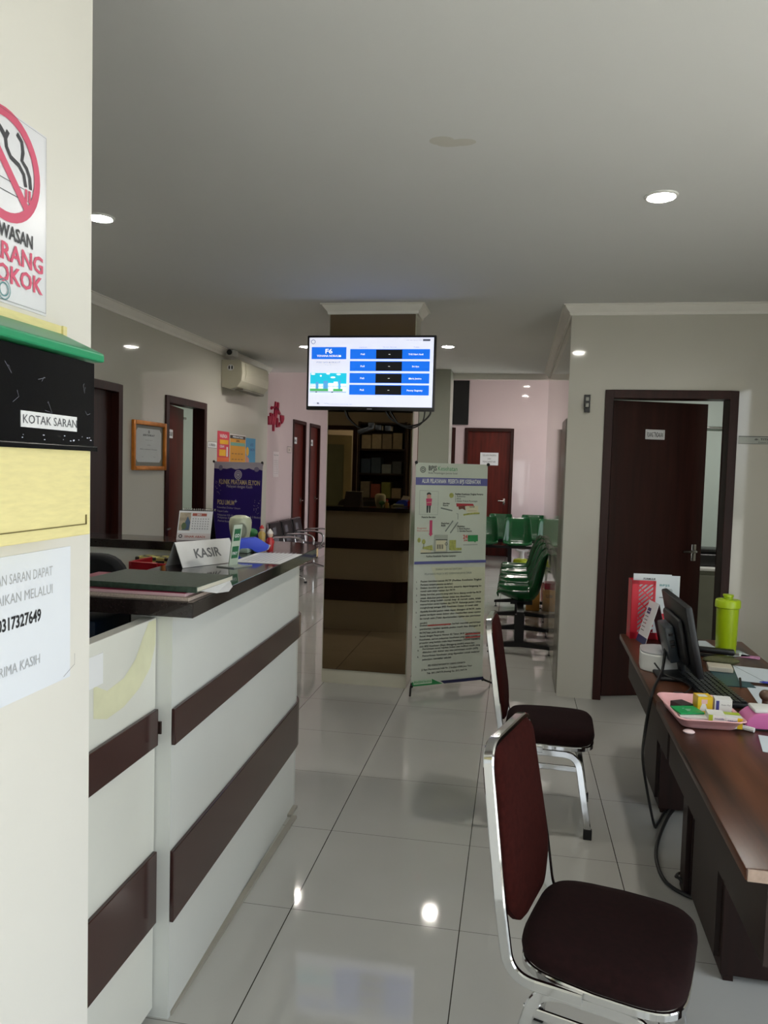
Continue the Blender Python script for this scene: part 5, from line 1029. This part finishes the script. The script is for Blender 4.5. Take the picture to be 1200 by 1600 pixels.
# lime bottle
t = thing('water_bottle', 'lime green plastic bottle with lid at the far right of the desk', 'bottle', (1.02, 3.80, DZ))
LM = M('lime_translucent_plastic', '9bb40e', rough=.35, var=.04)
b = MB(); b.lathe([(0,0),(.043,0),(.046,.01),(.050,.22),(.051,.224),(0,.224)], (1.02,3.80,DZ), 36); wp(b.build('bottle_body', LM), t)
b = MB(); b.lathe([(.052,.212),(.057,.216),(.057,.245),(.052,.252),(.02,.254),(.02,.262),(.024,.266),(.024,.276),(0,.278)], (1.02,3.80,DZ), 36); wp(b.build('lid', LM), t)
# papers, books, pens on the desk
def psheet(x, y, rz, w_, h_, z, label, mat=PAPER, name='paper_sheet', items=(), th=.0012):
    u = Vector((cos(radians(rz)), sin(radians(rz)), 0)); return sheet(name, (x, y, z), u, (0,0,1), w_, h_, mat, list(items), th, label=label, cat='paper')
BPAP = M('bluish_white_paper', 'c4ced4', rough=.7, var=.02)
psheet(.905, 2.86, -6, .25, .34, DZ, 'large white sheet lying right of the keyboard', BPAP)
psheet(.93, 3.25, -10, .24, .26, DZ+.003, 'white papers on the clipboard near the right border', BPAP, items=[('l', [(.0,.26),(.10,.02),(.24,.0)], .003, M('teal_dark', '3a5a60'))])
b = MB(); b.box((.85, 3.16, DZ), (.97, 3.42, DZ+.0025), None); b.build('clipboard', M('teal_folder', '204850', rough=.4), label='dark teal folder under the papers behind the keyboard', cat='folder')
psheet(1.0, 3.70, 12, .12, .12, DZ, 'round white paper under the lime bottle', BPAP); psheet(1.06, 3.70, -20, .08, .06, DZ, 'pink slip beside the lime bottle', M('pink_slip', 'b880a8', rough=.6))
psheet(.80, 3.78, 5, .2, .22, DZ, 'white sheet on the desk between the file rack and the lime bottle', BPAP)
psheet(.772, 2.42, -12, .22, .16, DZ, 'white slip in front of the pink dispenser', BPAP)
t = thing('stapler', 'black stapler lying in front of the lime bottle', 'stapler', (.97, 3.66, DZ)); Fs = local((.93, 3.66, DZ), radians(-12))
b = MB(); b.bevbox((-.09, -.018, .018), (.09, .018, .045), .008, 2, Fs); wp(b.build('stapler_arm', BLACK), t)
b = MB(); b.bevbox((-.09, -.018, 0), (.09, .018, .012), .004, 2, Fs); wp(b.build('stapler_base', BLACK), t)
b = MB(); b.box((.088, -.008, .02), (.108, .008, .03), Fs); wp(b.build('stapler_nose', STEEL), t)
b = MB(); b.sphere((.93, 3.53, DZ+.018), .05, 18, (1.6, .7, .36)); b.build('cloth_pouch', M('olive_cloth', '4a4a2a', rough=.7, var=.3, scale=40), label='flat olive pouch between the stapler and the note pad', cat='pouch')
b = MB(); b.use(M('beige_note_block', 'b8b0a0', rough=.6)).bevbox((-.05, -.04, 0), (.05, .04, .022), .003, 1, local((.895, 3.41, DZ+.003), radians(-8))); b.build('note_pad', label='small beige note block behind the keyboard', cat='note pad')
def pen(p, q, col, label, r=.0045):
    b = MB(); p = Vector(p); q = Vector(q); d = q-p; b.tube([p, p+d*.08, p+d*.1, q], [r*.3, r*.9, r, r], 8); b.build('pen', col, label=label, cat='pen')
pen((.905, 3.13, DZ+.006), (.94, 3.27, DZ+.008), BLACK, 'black pen lying across the white papers')
pen((1.0, 3.22, DZ+.012), (1.16, 3.21, DZ+.010), M('blue_pen', '3038a0', rough=.3), 'blue pen on the clipboard papers at the right border')
b = MB()
for k_ in range(4): b.sphere((.965+.014*(k_ % 2), 2.97+.012*k_, DZ+.008), .007, 8)
b.build('paper_clips', BLACK, label='small black clips on the large white sheet', cat='clip')
t = thing('tape_dispenser', 'pink and white plastic tape dispenser cut by the right border', 'tape dispenser', (.83, 2.62, DZ))
PKD = M('strong_pink_plastic', 'c868a0', rough=.3, var=.04)
b = MB(); b.prism(fillet([(.785,0,0),(.782,.025,0),(.81,.052,0),(.9,.06,0),(.95,.045,0),(.95,0,0)], .015, 4, True), 2.63, 2.73, Matrix.Translation((0,0,DZ)) @ XZ, smooth=True); wp(b.build('dispenser_body', PKD, bevel=.004), t)
b = MB(); b.bevbox((.81, 2.64, DZ+.052), (.93, 2.72, DZ+.066), .006, 2); wp(b.build('dispenser_top', WHITE), t)
b = MB(); b.box((.80, 2.625, DZ), (.945, 2.735, DZ-.0+.0045)); wp(b.build('dispenser_foot', BLACK), t)
b = MB(); b.sphere((.893, 2.80, DZ+.072), .022, 18, (1, 1, .9)); b.lathe([(.018,0),(.012,.01),(.012,.055)], (.893, 2.80, DZ), 16); b.build('rubber_stamp', M('brown_stamp_wood', '5a4434', rough=.3, var=.2), label='brown round stamp knob behind the pink dispenser', cat='stamp')
pen((.728, 2.655, DZ+.008), (.80, 2.60, DZ+.008), WHITE, 'white marker between the pink tray and the pink dispenser', .008)
# ceiling stain
b = MB(); b.nofix = True; b.use(M('water_stain', 'c2bfb6', rough=.9))
for cx, cy_, rx, ry in ((-.30, 2.72, .045, .03), (-.23, 2.74, .05, .025), (-.27, 2.75, .05, .02)):
    b.add([(cx+rx*cos(-2*pi*i/16), cy_+ry*sin(-2*pi*i/16)*1.2, 2.7392-.0001*abs(cx)) for i in range(16)], [tuple(range(16))])
b.build('ceiling_stain', label='faint brownish water stain on the ceiling', cat='stain', kind='stuff')
